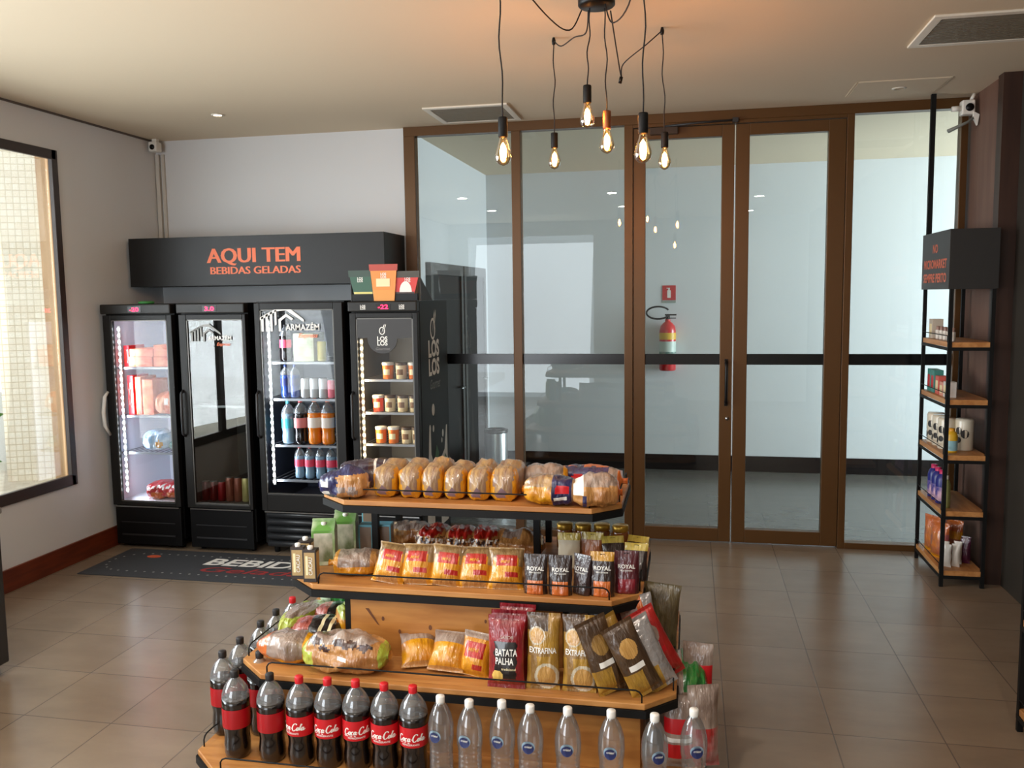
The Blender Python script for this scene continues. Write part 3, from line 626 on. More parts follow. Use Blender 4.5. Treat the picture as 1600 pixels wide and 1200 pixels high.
# ------------------------------------------------------------------ tiered display stand
WOOD = mat('pine_board', (190, 134, 74), .42, vary=((164, 106, 52), 2.6, (1.2, 9, 9)))
PANELW = mat('pine_panel', (194, 134, 66), .45, vary=((166, 106, 46), 2.4, (1.1, 6, 7)))
SX, SY = -.91, 3.76
TIERS = [(.13, 1.95, 2.825, 4.12), (.43, 1.74, 3.015, 4.09), (.73, 1.47, 3.222, 4.07), (1.05, 1.29, 3.36, 4.03)]
def stand():
    t = thing('display_stand', 'four-tier wooden display stand with black steel edges in the middle of the floor', 'display stand', (SX, SY, 0))
    for z, w, y0, y1 in TIERS:
        a = w/2; y0 -= SY; y1 -= SY; c = .11
        oc = [(-a+c*1.3, y0), (a-c, y0), (a, y0+c), (a, y1-c), (a-c, y1), (-a+c, y1), (-a, y1-c), (-a, y0+c*1.15)]
        b = MB().prism(oc, z-.022, z).obj('shelf_board', WOOD, t, bev=.003)
        oc2 = [(x*1.006, yy+(-.006 if yy < 0 else .006)) for x, yy in oc]
        e = MB(); n = 8
        for i in range(n):
            p, q = Vector(oc2[i]), Vector(oc2[(i+1) % n]); d = (q-p).normalized(); nn = Vector((-d.y, d.x))*.022
            e.prism([p, q, q+nn, p+nn], z-.052, z-.0225)
        e.obj('steel_edge', BLACKM, b)
        # low wire rails with bent ends on the front and both sides
        def rail(p, q, parent):
            p, q = Vector((p[0], p[1], z)), Vector((q[0], q[1], z)); d = (q-p).normalized(); hh = .045
            P = [p, p+Vector((0, 0, hh-.018)), p+d*.008+Vector((0, 0, hh-.006)), p+d*.022+Vector((0, 0, hh)), q-d*.022+Vector((0, 0, hh)), q-d*.008+Vector((0, 0, hh-.006)), q+Vector((0, 0, hh-.018)), q]
            MB().tube(P, .0032, 6).obj('wire_rail', BLACKM, parent)
        rail((-a+c*1.5, y0+.012), (a-c*1.1, y0+.012), t)
        rail((-a+.012, y0+c*1.4), (-a+.012, y1-c*1.4), t); rail((a-.012, y0+c*1.2), (a-.012, y1-c*1.4), t)
    MB().box(-.45, .43, -.49, .27, .43, .678).obj('core_box', PANELW, t, bev=.002)
    MB().box(-.60, .74, -.66, .30, .0, .378).obj('core_box', PANELW, t, bev=.002)
    MB().box(-.80, .82, -.76, .33, .0, .108).obj('plinth', mat('plinth_black', (20, 18, 17), .6), t)
    for x in (-.478, .262):
        for y in (-.10, .22): MB().box(x-.014, x+.014, y-.014, y+.014, .73, 1.0).obj('post', BLACKM, t)
    for x in (.43+.012, -.45-.012): MB().box(x-.012, x+.012, -.49, -.46, .43, .70).obj('post', BLACKM, t)
    # knots of the pine front
    k = MB()
    for x, z, r in ((-.31, .585, .006), (-.24, .535, .006), (-.11, .56, .007), (.12, .60, .005)):
        k.add([(x+r*math.cos(i*PI/5), -.4912, z+1.6*r*math.sin(i*PI/5)) for i in range(10)], [tuple(range(10))])
    k.add([(-.385, -.4912, .625), (-.37, -.4912, .625), (-.325, -.4912, .555), (-.335, -.4912, .56)], [(0, 3, 2, 1)])
    k.obj('knots', mat('knot_brown', (104, 58, 26), .6), t)
stand()
# ---- tier one: cola, water
Z1, Z2, Z3, Z4 = .1305, .4305, .7305, 1.0505
ca = bottle('cola_bottle', 'x', 'red-capped cola bottles at the front of the lowest shelf', (REDCAP, COLA, LBL))
script_logo(ca, .0537, .148, .084, OFFWH)
letters('REFRIGERANTE', .010, OFFWH, ca, (0, .134), surf=.0532, axis='cyl', bold=.01)
names = ['leftmost of the five red-capped cola bottles', 'second red-capped cola bottle from the left', 'middle one of the five red-capped cola bottles', 'fourth red-capped cola bottle from the left', 'red-capped cola bottle standing next to the first water bottle']
for i, ((x, y), nm, rz) in enumerate(zip([(-1.44, 2.942), (-1.327, 2.945), (-1.216, 2.948), (-1.101, 2.94), (-.989, 2.938)], names, (-.35, .05, .35, .05, .05))):
    put(ca, i == 0, (x, y, Z1), nm, rz)
cb = bottle('cola_bottle', 'x', 'dark-capped cola bottles at the left of the lowest shelf', (BLKCAP, COLA, mat('deep_red_label', (158, 8, 20), .4)))
for i, ((x, y), nm) in enumerate(zip([(-1.561, 2.944), (-1.709, 2.948), (-1.852, 3.108), (-1.70, 3.13), (-1.853, 3.252), (-1.857, 3.441), (-1.856, 3.586)],
        ['black-capped cola bottle just left of the red-capped row', 'large black-capped cola bottle at the front left corner of the lowest shelf', 'black-capped cola bottle at the left edge behind the corner bottle', 'black-capped cola bottle half hidden under the corner of the shelf above',
         'black cap bottle on the left edge, third from the front', 'black cap bottle on the left edge, fourth from the front', 'black cap bottle on the left edge just before the rearmost red cap'])):
    put(cb, i == 0, (x, y, Z1), nm, (2.6, 2.2, 3., 2.5, 3, 3, 3)[i])
cc = bottle('cola_bottle', 'rearmost bottle with a red cap on the left edge of the lowest shelf', None, (REDCAP, COLA, LBL)); cc.location = (-1.853, 3.751, Z1)
wb = bottle('water_bottle', 'x', 'water bottles at the front of the lowest shelf', (WHCAP,), 'water')
bd = MB(); n = 20; R_ = .0472
for rr, mi, dz in ((.0240, 0, .193), (.0205, 1, .188)):
    vs = []
    for i in range(n):
        X_ = rr*math.cos(2*PI*i/n); a = X_/R_; vs.append(((R_+.0006*(mi+1))*math.sin(a), -(R_+.0006*(mi+1))*math.cos(a), dz+rr*.92*math.sin(2*PI*i/n)))
    bd.add(vs, [tuple(range(n))], mi)
bd.obj('round_label', [mat('pale_blue_print', (142, 168, 186), .4), mat('navy_print', (34, 44, 92), .4)], wb)
letters('cristal', .011, OFFWH, wb, (0, .192), surf=.0482, axis='cyl', shear=.25)
wn = ['water bottle beside the last red-capped cola', 'second water bottle from the left', 'third water bottle from the left', 'fourth water bottle from the left', 'fifth water bottle from the left, below the cream snack bags', 'sixth water bottle from the left, with a wide gap on each side', 'seventh water bottle, in front of the red bags', 'rightmost water bottle at the corner of the stand']
for i, ((x, y), nm) in enumerate(zip([(-.875, 2.905), (-.764, 2.89), (-.648, 2.906), (-.543, 2.89), (-.41, 2.894), (-.259, 2.901), (-.11, 2.899), (.022, 2.96)], wn)):
    put(wb, i == 0, (x, y, Z1), nm, (-.25, -.2, -.2, .0, .05, .0, .35, .25)[i])
# ---- shared film colours
YEL = film('yellow_film', (230, 160, 20), (206, 130, 22)); CLR = film('clear_film_over_bread', (190, 152, 96), (150, 118, 98), 22, (1.6, .5, .45))
TAN = film('bread_crust_film', (206, 150, 84), (176, 116, 60), 8); REDF = film('red_film', (196, 36, 26), (172, 26, 22)); PURP = mat('purple_print', (120, 96, 104), .4, coat=.6)
NAVY = film('navy_film', (30, 36, 96), (22, 24, 66)); CHOC = film('chocolate_film', (74, 42, 34), (48, 26, 22)); ORF = film('orange_film', (222, 118, 44), (198, 96, 34))
HAZE = film('milky_film', (176, 156, 142), (128, 104, 90), 10); GRN = film('green_film', (48, 142, 62), (34, 108, 46), 8); LIME = film('lime_film', (188, 198, 70), (160, 178, 60), 8)
MAR = film('maroon_film', (92, 18, 28), (70, 12, 22)); KRA = film('dark_brown_film', (48, 26, 18), (34, 18, 13)); GOLD = film('gold_film', (190, 146, 52), (140, 98, 30), 9)
SIL = mat('silver_foil', (196, 190, 186), .25, .6, bump=(30, .9)); TEALP = mat('teal_print', (60, 140, 130), .5)
# ---- tier four (top): loaves
def loaf_paint(x, y, z):
    n = noise.noise(Vector((x*3, y*3, z*4)))
    if y < -.72:
        if abs(x+.1) < .38 and .16 < z < .36+.1*n: return 2
        return 0 if (abs(x) > .66+.35*n or z < .26+.2*n) else 1
    return 0 if (z < .30+.2*n or (y < -.45 and abs(x) > .7+.2*n)) else 1
def loaf(label, loc, rz, w=.105, l=.30, h=.128, seed=0, group='yellow-wrapped sandwich loaves on the top shelf'):
    # built along y: ring sections
    so = Vector((seed*1.3, 0, seed)); vs = []; fs = []; ms = []; n1, n2 = 36, 36
    for j in range(n1+1):
        s = j/n1; y = -l/2+l*s
        prof = min(1, (s/.10))**.5 if s < .10 else (1 if s < .72 else max(.22, 1-((s-.72)/.28)**1.5*.85))
        prof = max(prof, .02)
        for k in range(n2):
            a = 2*PI*k/n2; cx = math.copysign(abs(math.cos(a))**.55, math.cos(a)); cz = math.copysign(abs(math.sin(a))**.62, math.sin(a))
            q = 1+.09*noise.noise(Vector((cx*2.4, y*12, cz*2.4))+so)+.06*noise.noise(Vector((cx*7, y*34, cz*4))+so)
            cz *= (1+.30*math.exp(-((s-.52)/.25)**2)-.08*(s < .12)) if cz > 0 else 1
            vs.append((cx*w/2*prof*q, y, h*.5+cz*h/2*prof*q*(1.06 if cz > 0 else 1)*(1+.04*math.sin(y*60) if cz > 0 else 1)))
    for j in range(n1):
        for k in range(n2):
            q = (j*n2+k, (j+1)*n2+k, (j+1)*n2+(k+1) % n2, j*n2+(k+1) % n2); fs.append(q); c = [sum(vs[i][d] for i in q)/4 for d in range(3)]
            ms.append(loaf_paint(c[0]/(w/2), c[1]/(l/2), c[2]/h))
    fs.append(tuple(range(n2))); ms.append(1); fs.append(tuple(range(n1*n2, (n1+1)*n2))[::-1]); ms.append(1)
    o = MB().add(vs, fs, ms, True).obj('bread_loaf', [YEL, CLR, PURP], None, loc, (0, 0, rz)); tag(o, label, 'bread', group)
    MB().tube([(0, l/2-.005, h*.5), (.004, l/2+.02, h*.55), (.01, l/2+.04, h*.62)], [.016, .007, .020], 8).obj('bag_neck', YEL, o)
    return o
ln = ['leftmost yellow-wrapped loaf on the top shelf, next to the navy roll bag', 'second yellow-wrapped loaf from the left on the top shelf', 'third yellow-wrapped loaf from the left on the top shelf', 'fourth yellow-wrapped loaf from the left on the top shelf', 'fifth yellow-wrapped loaf from the left on the top shelf', 'rightmost upright yellow-wrapped loaf on the top shelf']
for i, (x, w_) in enumerate(((-1.25, .104), (-1.143, .097), (-1.042, .092), (-.947, .093), (-.848, .098), (-.738, .112))):
    loaf(ln[i], (x, 3.545, Z4), -.05+.03*math.sin(i*2), w_, .29, .118+.004*(i % 3), i)
lump('roll_bag', 'navy and clear bag of rolls lying at the left end of the top shelf', 'bread', .225, .13, .12, [NAVY, TAN, OFFWH, HAZE], lambda x, y, z: (2 if -.78 < x < -.45 and y < 0 and (.16 < z < .28 or .44 < z < .62) else 0) if x < -.12+.2*noise.noise(Vector((x*4, y*4, z*5))) or z > .88 else (3 if ((x-.0)**2+(z-.35)**2*3 < .05 or (x-.45)**2+(z-.3)**2*3 < .05) and y < 0 else 1), (-1.425, 3.41, Z4), (0, 0, .06), seed=3, bumps=((.02, 0, .05, .02), (.08, .01, .05, .015)), tail=.12)
lump('roll_bag', 'dark purple bag of cake rolls lying behind the navy bag on the top shelf', 'bread', .30, .13, .125, [film('purple_film', (50, 30, 58), (34, 20, 40)), CHOC, OFFWH], lambda x, y, z: 2 if (abs(x-.2) < .03 or abs(x-.45) < .03) and z > .6 else (1 if .0 < x < .15 and z > .4 else 0), (-1.40, 3.64, Z4), (0, 0, .25), seed=5, tail=.15)
lump('brioche_bag', 'yellow bag with a navy and red label lying right of the upright loaves', 'bread', .235, .14, .125, [YEL, CLR, NAVY, RED, OFFWH], lambda x, y, z: (3 if .22 < x < .68 and .42 < z < .68 and y < 0 else (4 if .2 < x < .6 and .22 < z < .34 and y < 0 else (2 if .12 < x < .78 and y < .3 else (1 if z > .62 or x > .78 else 0)))), (-.545, 3.42, Z4), (0, 0, -.03), seed=7, tail=.1)
lump('bun_bag', 'clear bag of buns with an orange twist at the right end of the top shelf', 'bread', .21, .14, .12, [TAN, HAZE, ORF, OFFWH, NAVY], lambda x, y, z: 2 if x > .80 else (3 if -.85 < x < -.45 and z > .45 else (4 if -.5 < x < -.35 and z < .5 and y < 0 else (1 if z > .75 else 0))), (-.365, 3.415, Z4), (0, 0, .12), seed=9, bumps=((-.02, 0, .05, .02), (.05, 0, .05, .02)), tail=.14)
lump('roll_bag', 'orange and navy bag of filled rolls lying behind the bun bag on the top shelf', 'bread', .34, .13, .12, [NAVY, ORF, RED, CREAM, HAZE], lambda x, y, z: 1 if x < -.62 or x > .78 or z > .93 else (2 if (x+.2)**2+(z-.55)**2 < .03 and y < 0 else (3 if (abs(x-.08) < .06 or abs(x-.3) < .06) and .35 < z < .7 else (4 if x > .55 else 0))), (-.42, 3.66, Z4), (0, 0, -.12), seed=11, tail=.16)
lump('bread_bag', 'clear pinkish bag of sliced bread behind the yellow label bag on the top shelf', 'bread', .22, .13, .13, [HAZE, TAN, YEL], lambda x, y, z: 2 if x > .7 else (1 if z < .5 else 0), (-.60, 3.62, Z4), (0, 0, .1), seed=13, tail=.14)
# ---- tier three
def carton(label, w, d, h, loc, rz, side, front, cap, capm, name='drink_carton', group=None, lb=None, gable=False):
    t = thing(name, label, 'carton', loc, rz, group)
    if gable:
        MB().box(-w/2, w/2, -d/2, d/2, 0, h*.78).add([(-w/2, -d/2, h*.78), (w/2, -d/2, h*.78), (w/2, d/2, h*.78), (-w/2, d/2, h*.78), (-w/2, 0, h*.95), (w/2, 0, h*.95)], [(0, 1, 5, 4), (3, 4, 5, 2), (0, 4, 3), (1, 2, 5)]).box(-w/2, w/2, -.003, .003, h*.94, h).obj('carton_body', side, t, bev=.0015)
    else: MB().box(-w/2, w/2, -d/2, d/2, 0, h).obj('carton_body', side, t, bev=.002)
    m = MB(); hh = h*.78 if gable else h
    m.box(-w*.40, w*.40, -d/2-.0008, -d/2, hh*.12, hh*.92).box(w/2, w/2+.0008, -d*.40, d*.40, hh*.12, hh*.92).obj('carton_label', front, t)
    if cap: MB().lathe([(.011, 0), (.012, .003), (.012, .012), (.010, .014), (0, .014)], 14, (0, -d*.12, h if not gable else h*.86), caps=False).obj('cap', capm, t)
    if lb: letters(lb[0], lb[1], lb[2], t, lb[3], y=-d/2-.0008, **lb[4])
    return t
KRAFT = mat('tan_carton_print', (176, 148, 100), .5); BRC = mat('dark_brown_carton', (40, 28, 22), .45)
for i, (x, y, rz, nm) in enumerate(((-1.522, 3.262, .12, 'small dark brown drink carton at the front left corner of the second shelf'), (-1.590, 3.29, .15, 'small dark brown carton just left of the front corner carton on the second shelf'), (-1.60, 3.385, .1, 'small dark brown carton standing behind the two front corner cartons'))):
    c = carton(nm, .056, .045, .135, (x, y, Z3), rz, BRC, KRAFT, True, OFFWH, group='small dark drink cartons on the second shelf', lb=None)
    MB().box(-.016, -.006, -.0246, -.0236, .03, .11).obj('carton_print', CREAM, c)
    l = letters('CACAU', .022, OFFWH, c, (.0, .0), y=0, bold=.01); l.rotation_euler = (0, -PI/2, 0); l.location = (.012, -.0245, .068)
gc = carton('tall white and green carton with a leafy green top, behind the small dark cartons', .10, .085, .20, (-1.565, 3.50, Z3), .25, mat('leafy_green_print', (96, 150, 62), .45, vary=((206, 214, 186), 9, (1, 1, 1))), mat('white_green_print', (206, 204, 186), .45, vary=((108, 120, 84), 14, (1, 1, .6))), True, OFFWH, gable=True)
gc2 = carton('second leafy green carton right behind the tall one on the second shelf', .10, .085, .20, (-1.53, 3.66, Z3), .2, MC['leafy_green_print'], MC['white_green_print'], True, OFFWH, gable=True)
BLUC = mat('pale_blue_carton', (110, 186, 206), .45); GREC = mat('grey_brown_print', (142, 124, 108), .45)
for i, (x, y, h, nm) in enumerate(((-1.49, 3.86, .20, 'tallest blue-edged carton at the back left of the second shelf'), (-1.445, 3.70, .13, 'left one of the two short blue-edged cartons on the second shelf'), (-1.365, 3.72, .13, 'right one of the two short blue-edged cartons on the second shelf'))):
    carton(nm, .065, .06, h, (x, y, Z3), .1, BLUC, GREC, False, OFFWH, group='blue-edged milk cartons on the second shelf')
lump('flat_bread_bag', 'yellow-tipped bag of flat bread lying left of the small yellow bags', 'bread', .24, .16, .10, [YEL, HAZE, TAN], lambda x, y, z: 0 if z < .5 and y < .3 or x < -.6 else (1 if x < .5 else 2), (-1.375, 3.40, Z3), (0, 0, .25), seed=21, tail=.2)
lump('flat_bread_bag', 'brown bag of flat rolls behind the left posts of the second shelf', 'bread', .24, .15, .10, [TAN, HAZE, YEL], lambda x, y, z: 1 if z > .75 else (2 if x > .6 else 0), (-1.30, 3.88, Z3), (0, 0, .1), seed=22, tail=.18)
def mini_paint(u, v):
    if abs(u) < .62+.1*u and .52 < v < .78: return 1
    if .0 < u < .75 and .26 < v < .38: return 1
    if v > .74 or (v > .52 and abs(u) > .8): return 2
    if v < .16 and abs(u) < .7: return 3
    return 0
mn = ['leftmost small yellow and red roll bag in the front row of the second shelf', 'second small yellow and red roll bag from the left', 'middle small yellow and red roll bag of the front row', 'fourth small yellow and red roll bag from the left', 'rightmost small yellow and red roll bag, beside the brown pouches']
for i, x in enumerate((-1.205, -1.083, -.960, -.838, -.712)):
    pillow('mini_roll_bag', mn[i], 'bread', .145, .165, .085, [YEL, REDF, film('clear_brown_film', (168, 136, 88), (126, 98, 62), 16), TAN], mini_paint, (x, 3.285, Z3), (-.50+.05*(i % 3), (.08, -.04, .06, -.02, 0)[i], -.12+.05*i), 'small yellow and red roll bags in the front row', seed=30+i, words=[('MINI', .018, YEL, (0, .098), {'shear': .2})], crimp=.03)
def chip_paint(x, y, z):
    n = noise.noise(Vector((x*7, y*5, z*6)))
    if z > .74+.1*n and abs(x) < .62: return 1
    if y < .1 and .40 < z < .72: return 2 if n > .18 else (3 if n < -.12 else 0)
    return 0
cn = ['leftmost chocolate chip bun bag in the back row of the second shelf', 'second chocolate chip bun bag from the left in the back row', 'third chocolate chip bun bag in the back row']
for i, x in enumerate((-1.13, -1.00, -.89)):
    lump('chip_bun_bag', cn[i], 'bread', .165, .20, .135, [TAN, REDF, CHOC, OFFWH], chip_paint, (x, 3.72, Z3), (0, 0, .1*i), 'chocolate chip bun bags in the back row', seed=40+i, tail=.08, n1=64, n2=60)
lump('bun_bag', 'large clear bag of round buns at the right of the back row', 'bread', .26, .19, .115, [TAN, YEL, HAZE], lambda x, y, z: 1 if x > .75 or (x < -.4 and z < .5) else (2 if z > .88 and abs(x) < .3 else 0), (-.755, 3.73, Z3), (0, 0, -.12), seed=44, bumps=((-.05, -.03, .05, .025), (.05, -.02, .05, .03)), tail=.1)
def pouch(label, loc, rz, main, low, name2='ROYAL', w=.092, h=.155, group='dark snack pouches at the front right of the second shelf', tilt=-.06, head=None, seed=0, letters_on=True):
    def paint(u, v):
        if head and v > .80: return 2
        if v < .34 and abs(u) < .72: return 1
        return 0
    W = [(name2, .021, OFFWH, (0, h*.60), {'bold': .02}), ('Mini biscoito', .009, OFFWH, (0, h*.535))] if letters_on else []
    o = pillow('snack_pouch', label, 'snack pouch', w, h, .045, [main, low, head or main], paint, loc, (tilt, 0, rz), group, seed, W, stand=True, crimp=.0)
    MB().add([(-.012, 0, h*.93), (-.008, 0, h*.95), (.008, 0, h*.95), (.012, 0, h*.93), (0, 0, h*.92)], [(0, 1, 2, 3, 4)]).obj('hanging_hole', BLACK, o, (0, -.0030, 0))
    return o
pouch('leftmost brown snack pouch, beside the small yellow bags', (-.585, 3.262, Z3), 0, KRA, ORF, seed=1)
pouch('second brown snack pouch from the left in the front row', (-.487, 3.262, Z3), .05, KRA, ORF, seed=2)
pouch('plain dark pouch turned away, third in the front row of pouches', (-.408, 3.285, Z3), -.5, film('aubergine_film', (58, 36, 36), (44, 28, 28)), film('aubergine_low', (66, 42, 36), (50, 32, 28)), w=.08, seed=3)
pouch('brown snack pouch with a yellow header, fourth in the front row', (-.326, 3.275, Z3), 0, KRA, ORF, head=film('amber_header', (212, 158, 40), (196, 140, 34)), w=.094, h=.172, seed=4)
pouch('maroon snack pouch at the right end of the front row', (-.237, 3.325, Z3), .06, MAR, film('crimson_low', (150, 24, 40), (110, 16, 30)), w=.098, h=.165, seed=5)
YH = film('pale_yellow_header', (226, 204, 92), (210, 184, 74))
for i, (x, y, rz, ti, nm, mm) in enumerate(((-.500, 3.60, .05, -.08, 'pale yellow and white pouch standing behind the plain dark pouch', mat('white_low', (206, 196, 170), .4)), (-.405, 3.62, -.1, -.12, 'orange nut pouch standing behind the yellow-header pouch', film('nut_low', (190, 110, 50), (150, 84, 40))), (-.30, 3.58, .3, -.45, 'tilted yellow-topped pouch behind the maroon pouch', KRA), (-.235, 3.62, -.3, -.6, 'crumpled yellow-topped pouch, the rightmost on the second shelf', KRA), (-.215, 3.48, -.1, -.35, 'low yellow-topped pouch right above the maroon pouch', KRA))):
    pouch(nm, (x, y, Z3), rz, mm if i < 2 else mm, mm, w=.095, h=.15, head=YH, seed=10+i, tilt=ti, group='yellow-topped pouches in the back row of the second shelf', letters_on=False)
def jar(loc, label):
    t = thing('honey_jar', label, 'jar', loc, group='amber jars with golden lids at the back of the second shelf')
    MB().lathe([(0, 0), (.034, 0), (.038, .006), (.038, .08), (.034, .09)], 20, caps=False).obj('jar_body', mat('amber_honey', (150, 84, 22), .15, coat=.8), t)
    MB().lathe([(.036, .088), (.037, .09), (.037, .112), (.034, .115), (0, .115)], 20, caps=False).obj('jar_lid', mat('gold_lid', (196, 156, 60), .3, .6), t)
for i, (x, y) in enumerate(((-.56, 3.90), (-.475, 3.90), (-.39, 3.91), (-.305, 3.90))):
    jar((x, y, Z3), ['amber jar behind the right posts', 'second amber jar right of the posts at the back', 'third amber jar at the back of the second shelf', 'rightmost amber jar at the back of the second shelf'][i])
# ---- tier two
lump('bread_bag', 'orange and milky bag of bread at the front left corner of the third shelf', 'bread', .30, .16, .125, [HAZE, YEL, ORF], lambda x, y, z: 2 if x < -.55 else (1 if x > .45 or z < .22 else 0), (-1.575, 3.165, Z2), (0, 0, .05), seed=51, tail=.0, p=1.7)
lump('bun_bag', 'large clear bag of round chocolate topped buns at the front of the third shelf', 'bread', .36, .19, .145, [TAN, HAZE, LIME, CHOC, OFFWH], lambda x, y, z: 2 if x < -.8 or x > .84 or (x < -.62 and z < .6) else (3 if y < .0 and any(((x-c)/.17)**2+((z-h)/.10)**2+.9*noise.noise(Vector((x*9, y*6, z*9))) < .75 for c, h in ((-.56, .90), (-.34, .74), (-.02, .93), (.24, .86), (.55, .80))) else (4 if abs(x-.08) < .11 and .44 < z < .58 and y < -.5 else (1 if z > .86 else 0))), (-1.32, 3.125, Z2), (0, 0, .0), seed=52, bumps=((-.10, -.04, .045, .03), (.0, -.04, .045, .03), (.09, -.04, .045, .03)), tail=.08, n1=72, n2=60, nz=.09)
lump('snack_bag', 'black and pink popcorn bag lying behind the bread on the third shelf', 'snack bag', .26, .16, .09, [mat('popcorn_black', (34, 28, 26), .35, coat=.7, bump=(24, .8)), film('pink_picture', (186, 92, 76), (150, 60, 54)), CREAM], lambda x, y, z: 1 if x < -.25 else (2 if (abs(x-.15) < .06 or abs(x-.45) < .05) and z > .5 else 0), (-1.55, 3.40, Z2), (.12, 0, .1), seed=53, tail=.14)
lump('snack_bag', 'second black and pink popcorn bag lying further back on the third shelf', 'snack bag', .24, .16, .10, [MC['popcorn_black'], MC['pink_picture'], CREAM], lambda x, y, z: 1 if x < -.3 else (2 if abs(x-.4) < .08 and z > .5 else 0), (-1.53, 3.56, Z2), (.1, 0, .05), seed=54, tail=.14)
lump('snack_bag', 'lime coloured bag standing at the left edge of the third shelf', 'snack bag', .15, .30, .09, [LIME, HAZE], lambda x, y, z: 1 if z > .85 else 0, (-1.69, 3.52, Z2), (0, 0, -.1), seed=55, tail=.2)
lump('snack_bag', 'bright green and white bag under the left end of the shelf above', 'snack bag', .36, .24, .25, [GRN, HAZE, mat('white_green_gloss', (206, 226, 200), .3, coat=.8)], lambda x, y, z: 2 if x < -.5 or (x > .55 and z > .6) else 0, (-1.545, 3.78, Z2), (.0, 0, .08), seed=56, tail=.18)
lump('snack_bag', 'small yellow bag leaning on the left side of the wooden box', 'snack bag', .13, .18, .15, [YEL, LIME], lambda x, y, z: 1 if z > .7 else 0, (-1.43, 3.44, Z2), (0, 0, .6), seed=57, tail=.15)
for i, (x, y, rz, rx, nm) in enumerate(((-1.03, 3.16, .35, -1.0, 'fallen yellow bread bag at the left of the two on the third shelf'), (-.925, 3.135, -.1, -.72, 'yellow bread bag with an empty corner leaning forward on the third shelf'))):
    pillow('mini_roll_bag', nm, 'bread', .15, .16, .09, [YEL, HAZE, TAN], lambda u, v: 1 if v > .66 else (2 if v < .1 else 0), (x, y, Z2+.012), (rx, .0, rz), 'plain yellow bags on the third shelf', seed=60+i)
pillow('mini_roll_bag', 'yellow bag with a red label leaning beside the red shoestring potato bags', 'bread', .13, .165, .08, [YEL, REDF, HAZE], lambda u, v: 1 if (abs(u+.05*v) < .66 and .40 < v < .76) or (.0 < u < .6 and .14 < v < .26) else (2 if v > .86 else 0), (-.815, 3.14, Z2), (-.40, .10, -.12), seed=63, words=[('MINI', .020, YEL, (-.005, .09), {'shear': .15})])
def chips(label, loc, rot, words, seed):
    return pillow('potato_stick_bag', label, 'snack bag', .142, .272, .06, [film('crimson_film', (158, 12, 26), (128, 8, 20)), mat('black_print', (26, 20, 20), .35, coat=.8), mat('chip_yellow', (222, 182, 92), .5), film('wine_seal', (150, 14, 30), (108, 8, 22))],
        lambda u, v: 3 if v < .09 or v > .93 else (2 if (u+.45)**2+((v-.18)*3.8)**2 < .10 else (1 if abs(u) < .62+.12*noise.noise(Vector((u*3, v*9, 2))) and .14 < v < .66 else 0)), loc, rot, 'red bags of potato sticks on the third shelf', seed, words, crimp=.06, nu=44, nv=70)
chips('front red and black bag of potato sticks with white lettering', (-.665, 3.062, Z2), (-.10, 0, .0), [('BATATA', .036, OFFWH, (.004, .128), {'bold': .02, 'fit': .082}), ('PALHA', .036, OFFWH, (-.002, .096), {'bold': .02, 'fit': .068}), ('tradicional', .013, CREAM, (.014, .074)), ('SABOR', .016, mat('faded_print', (180, 160, 150), .5), (.006, .19), {'fit': .05})], 71)
chips('red bag of potato sticks standing directly behind the front one', (-.662, 3.118, Z2+.003), (-.06, 0, .03), [('SABOR', .018, MC['faded_print'], (.006, .235))], 72)
chips('rearmost red bag of potato sticks, its top edge showing over the others', (-.645, 3.185, Z2+.006), (-.04, 0, -.02), [('SABOR', .018, MC['faded_print'], (.006, .235))], 73)
BRN = film('brown_bag', (88, 62, 36), (66, 44, 24)); 
def extra_paint(u, v):
    d0 = (u+.36)**2+((v-.715)*4.5)**2
    if d0 < .19: return 1
    if d0 < .27: return 3
    dd = (u-.25)**2+((v-.19)*4.2)**2
    if dd < .34: return 1
    if dd < .58: return 3
    if .46 < v < .55: return 0 if u > .5 else 4
    if v > .78: return 2 if u < .3 else 0
    return 0 if u > -.25-.9*(v-.3) or u < -.75 else 4
EXM = [GOLD, film('cracker_yellow', (214, 166, 92), (190, 134, 66), 6), BRN, film('cream_bowl', (216, 204, 178), (196, 180, 150)), film('tan_bag', (160, 122, 62), (116, 80, 38), 8)]
for i, (x, nm) in enumerate(((-.527, 'left one of the two upright golden potato chip bags'), (-.392, 'right one of the two upright golden potato chip bags'))):
    pillow('potato_chip_bag', nm, 'snack bag', .126, .285, .06, EXM, extra_paint, (x, 3.075, Z2), (-.10, 0, .02), 'upright golden potato chip bags', 80+i, [('EXTRAFINA', .030, OFFWH, (0, .142), {'bold': .02, 'fit': .10})], nu=46, nv=90)
def lean_paint(u, v):
    if (u+.0)**2+((v-.66)*4.2)**2 < .3: return 1
    if .38 < v < .45 and abs(u) < .5: return 3
    return 0 if v > .35 or u > .2 else 2
for i, (x, y, ry, rz, nm, ms) in enumerate(((-.262, 3.08, -.30, .55, 'leftmost leaning golden chip bag', [BRN, MC['tan_bag'], GOLD, OFFWH]), (-.205, 3.135, -.40, .6, 'narrow leaning golden chip bag between two others', [GOLD, MC['tan_bag'], BRN, OFFWH]), (-.138, 3.085, -.42, .45, 'leaning golden chip bag in front of the silver bag', [BRN, MC['cracker_yellow'], GOLD, OFFWH]), (-.085, 3.14, -.42, .5, 'leaning silver snack bag with its foil side showing', [SIL, SIL, GOLD, SIL]), (-.06, 3.24, -.46, .4, 'dark red snack bag leaning at the right end of the third shelf', [REDF, HAZE, MAR, RED]))):
    sg = pillow('leaning_snack_bag', nm, 'snack bag', .125, .285, .055, ms, lean_paint, (x, y, Z2+.012), (-.15, ry, rz), 'leaning snack bags at the right of the third shelf', 90+i, nu=40, nv=80)
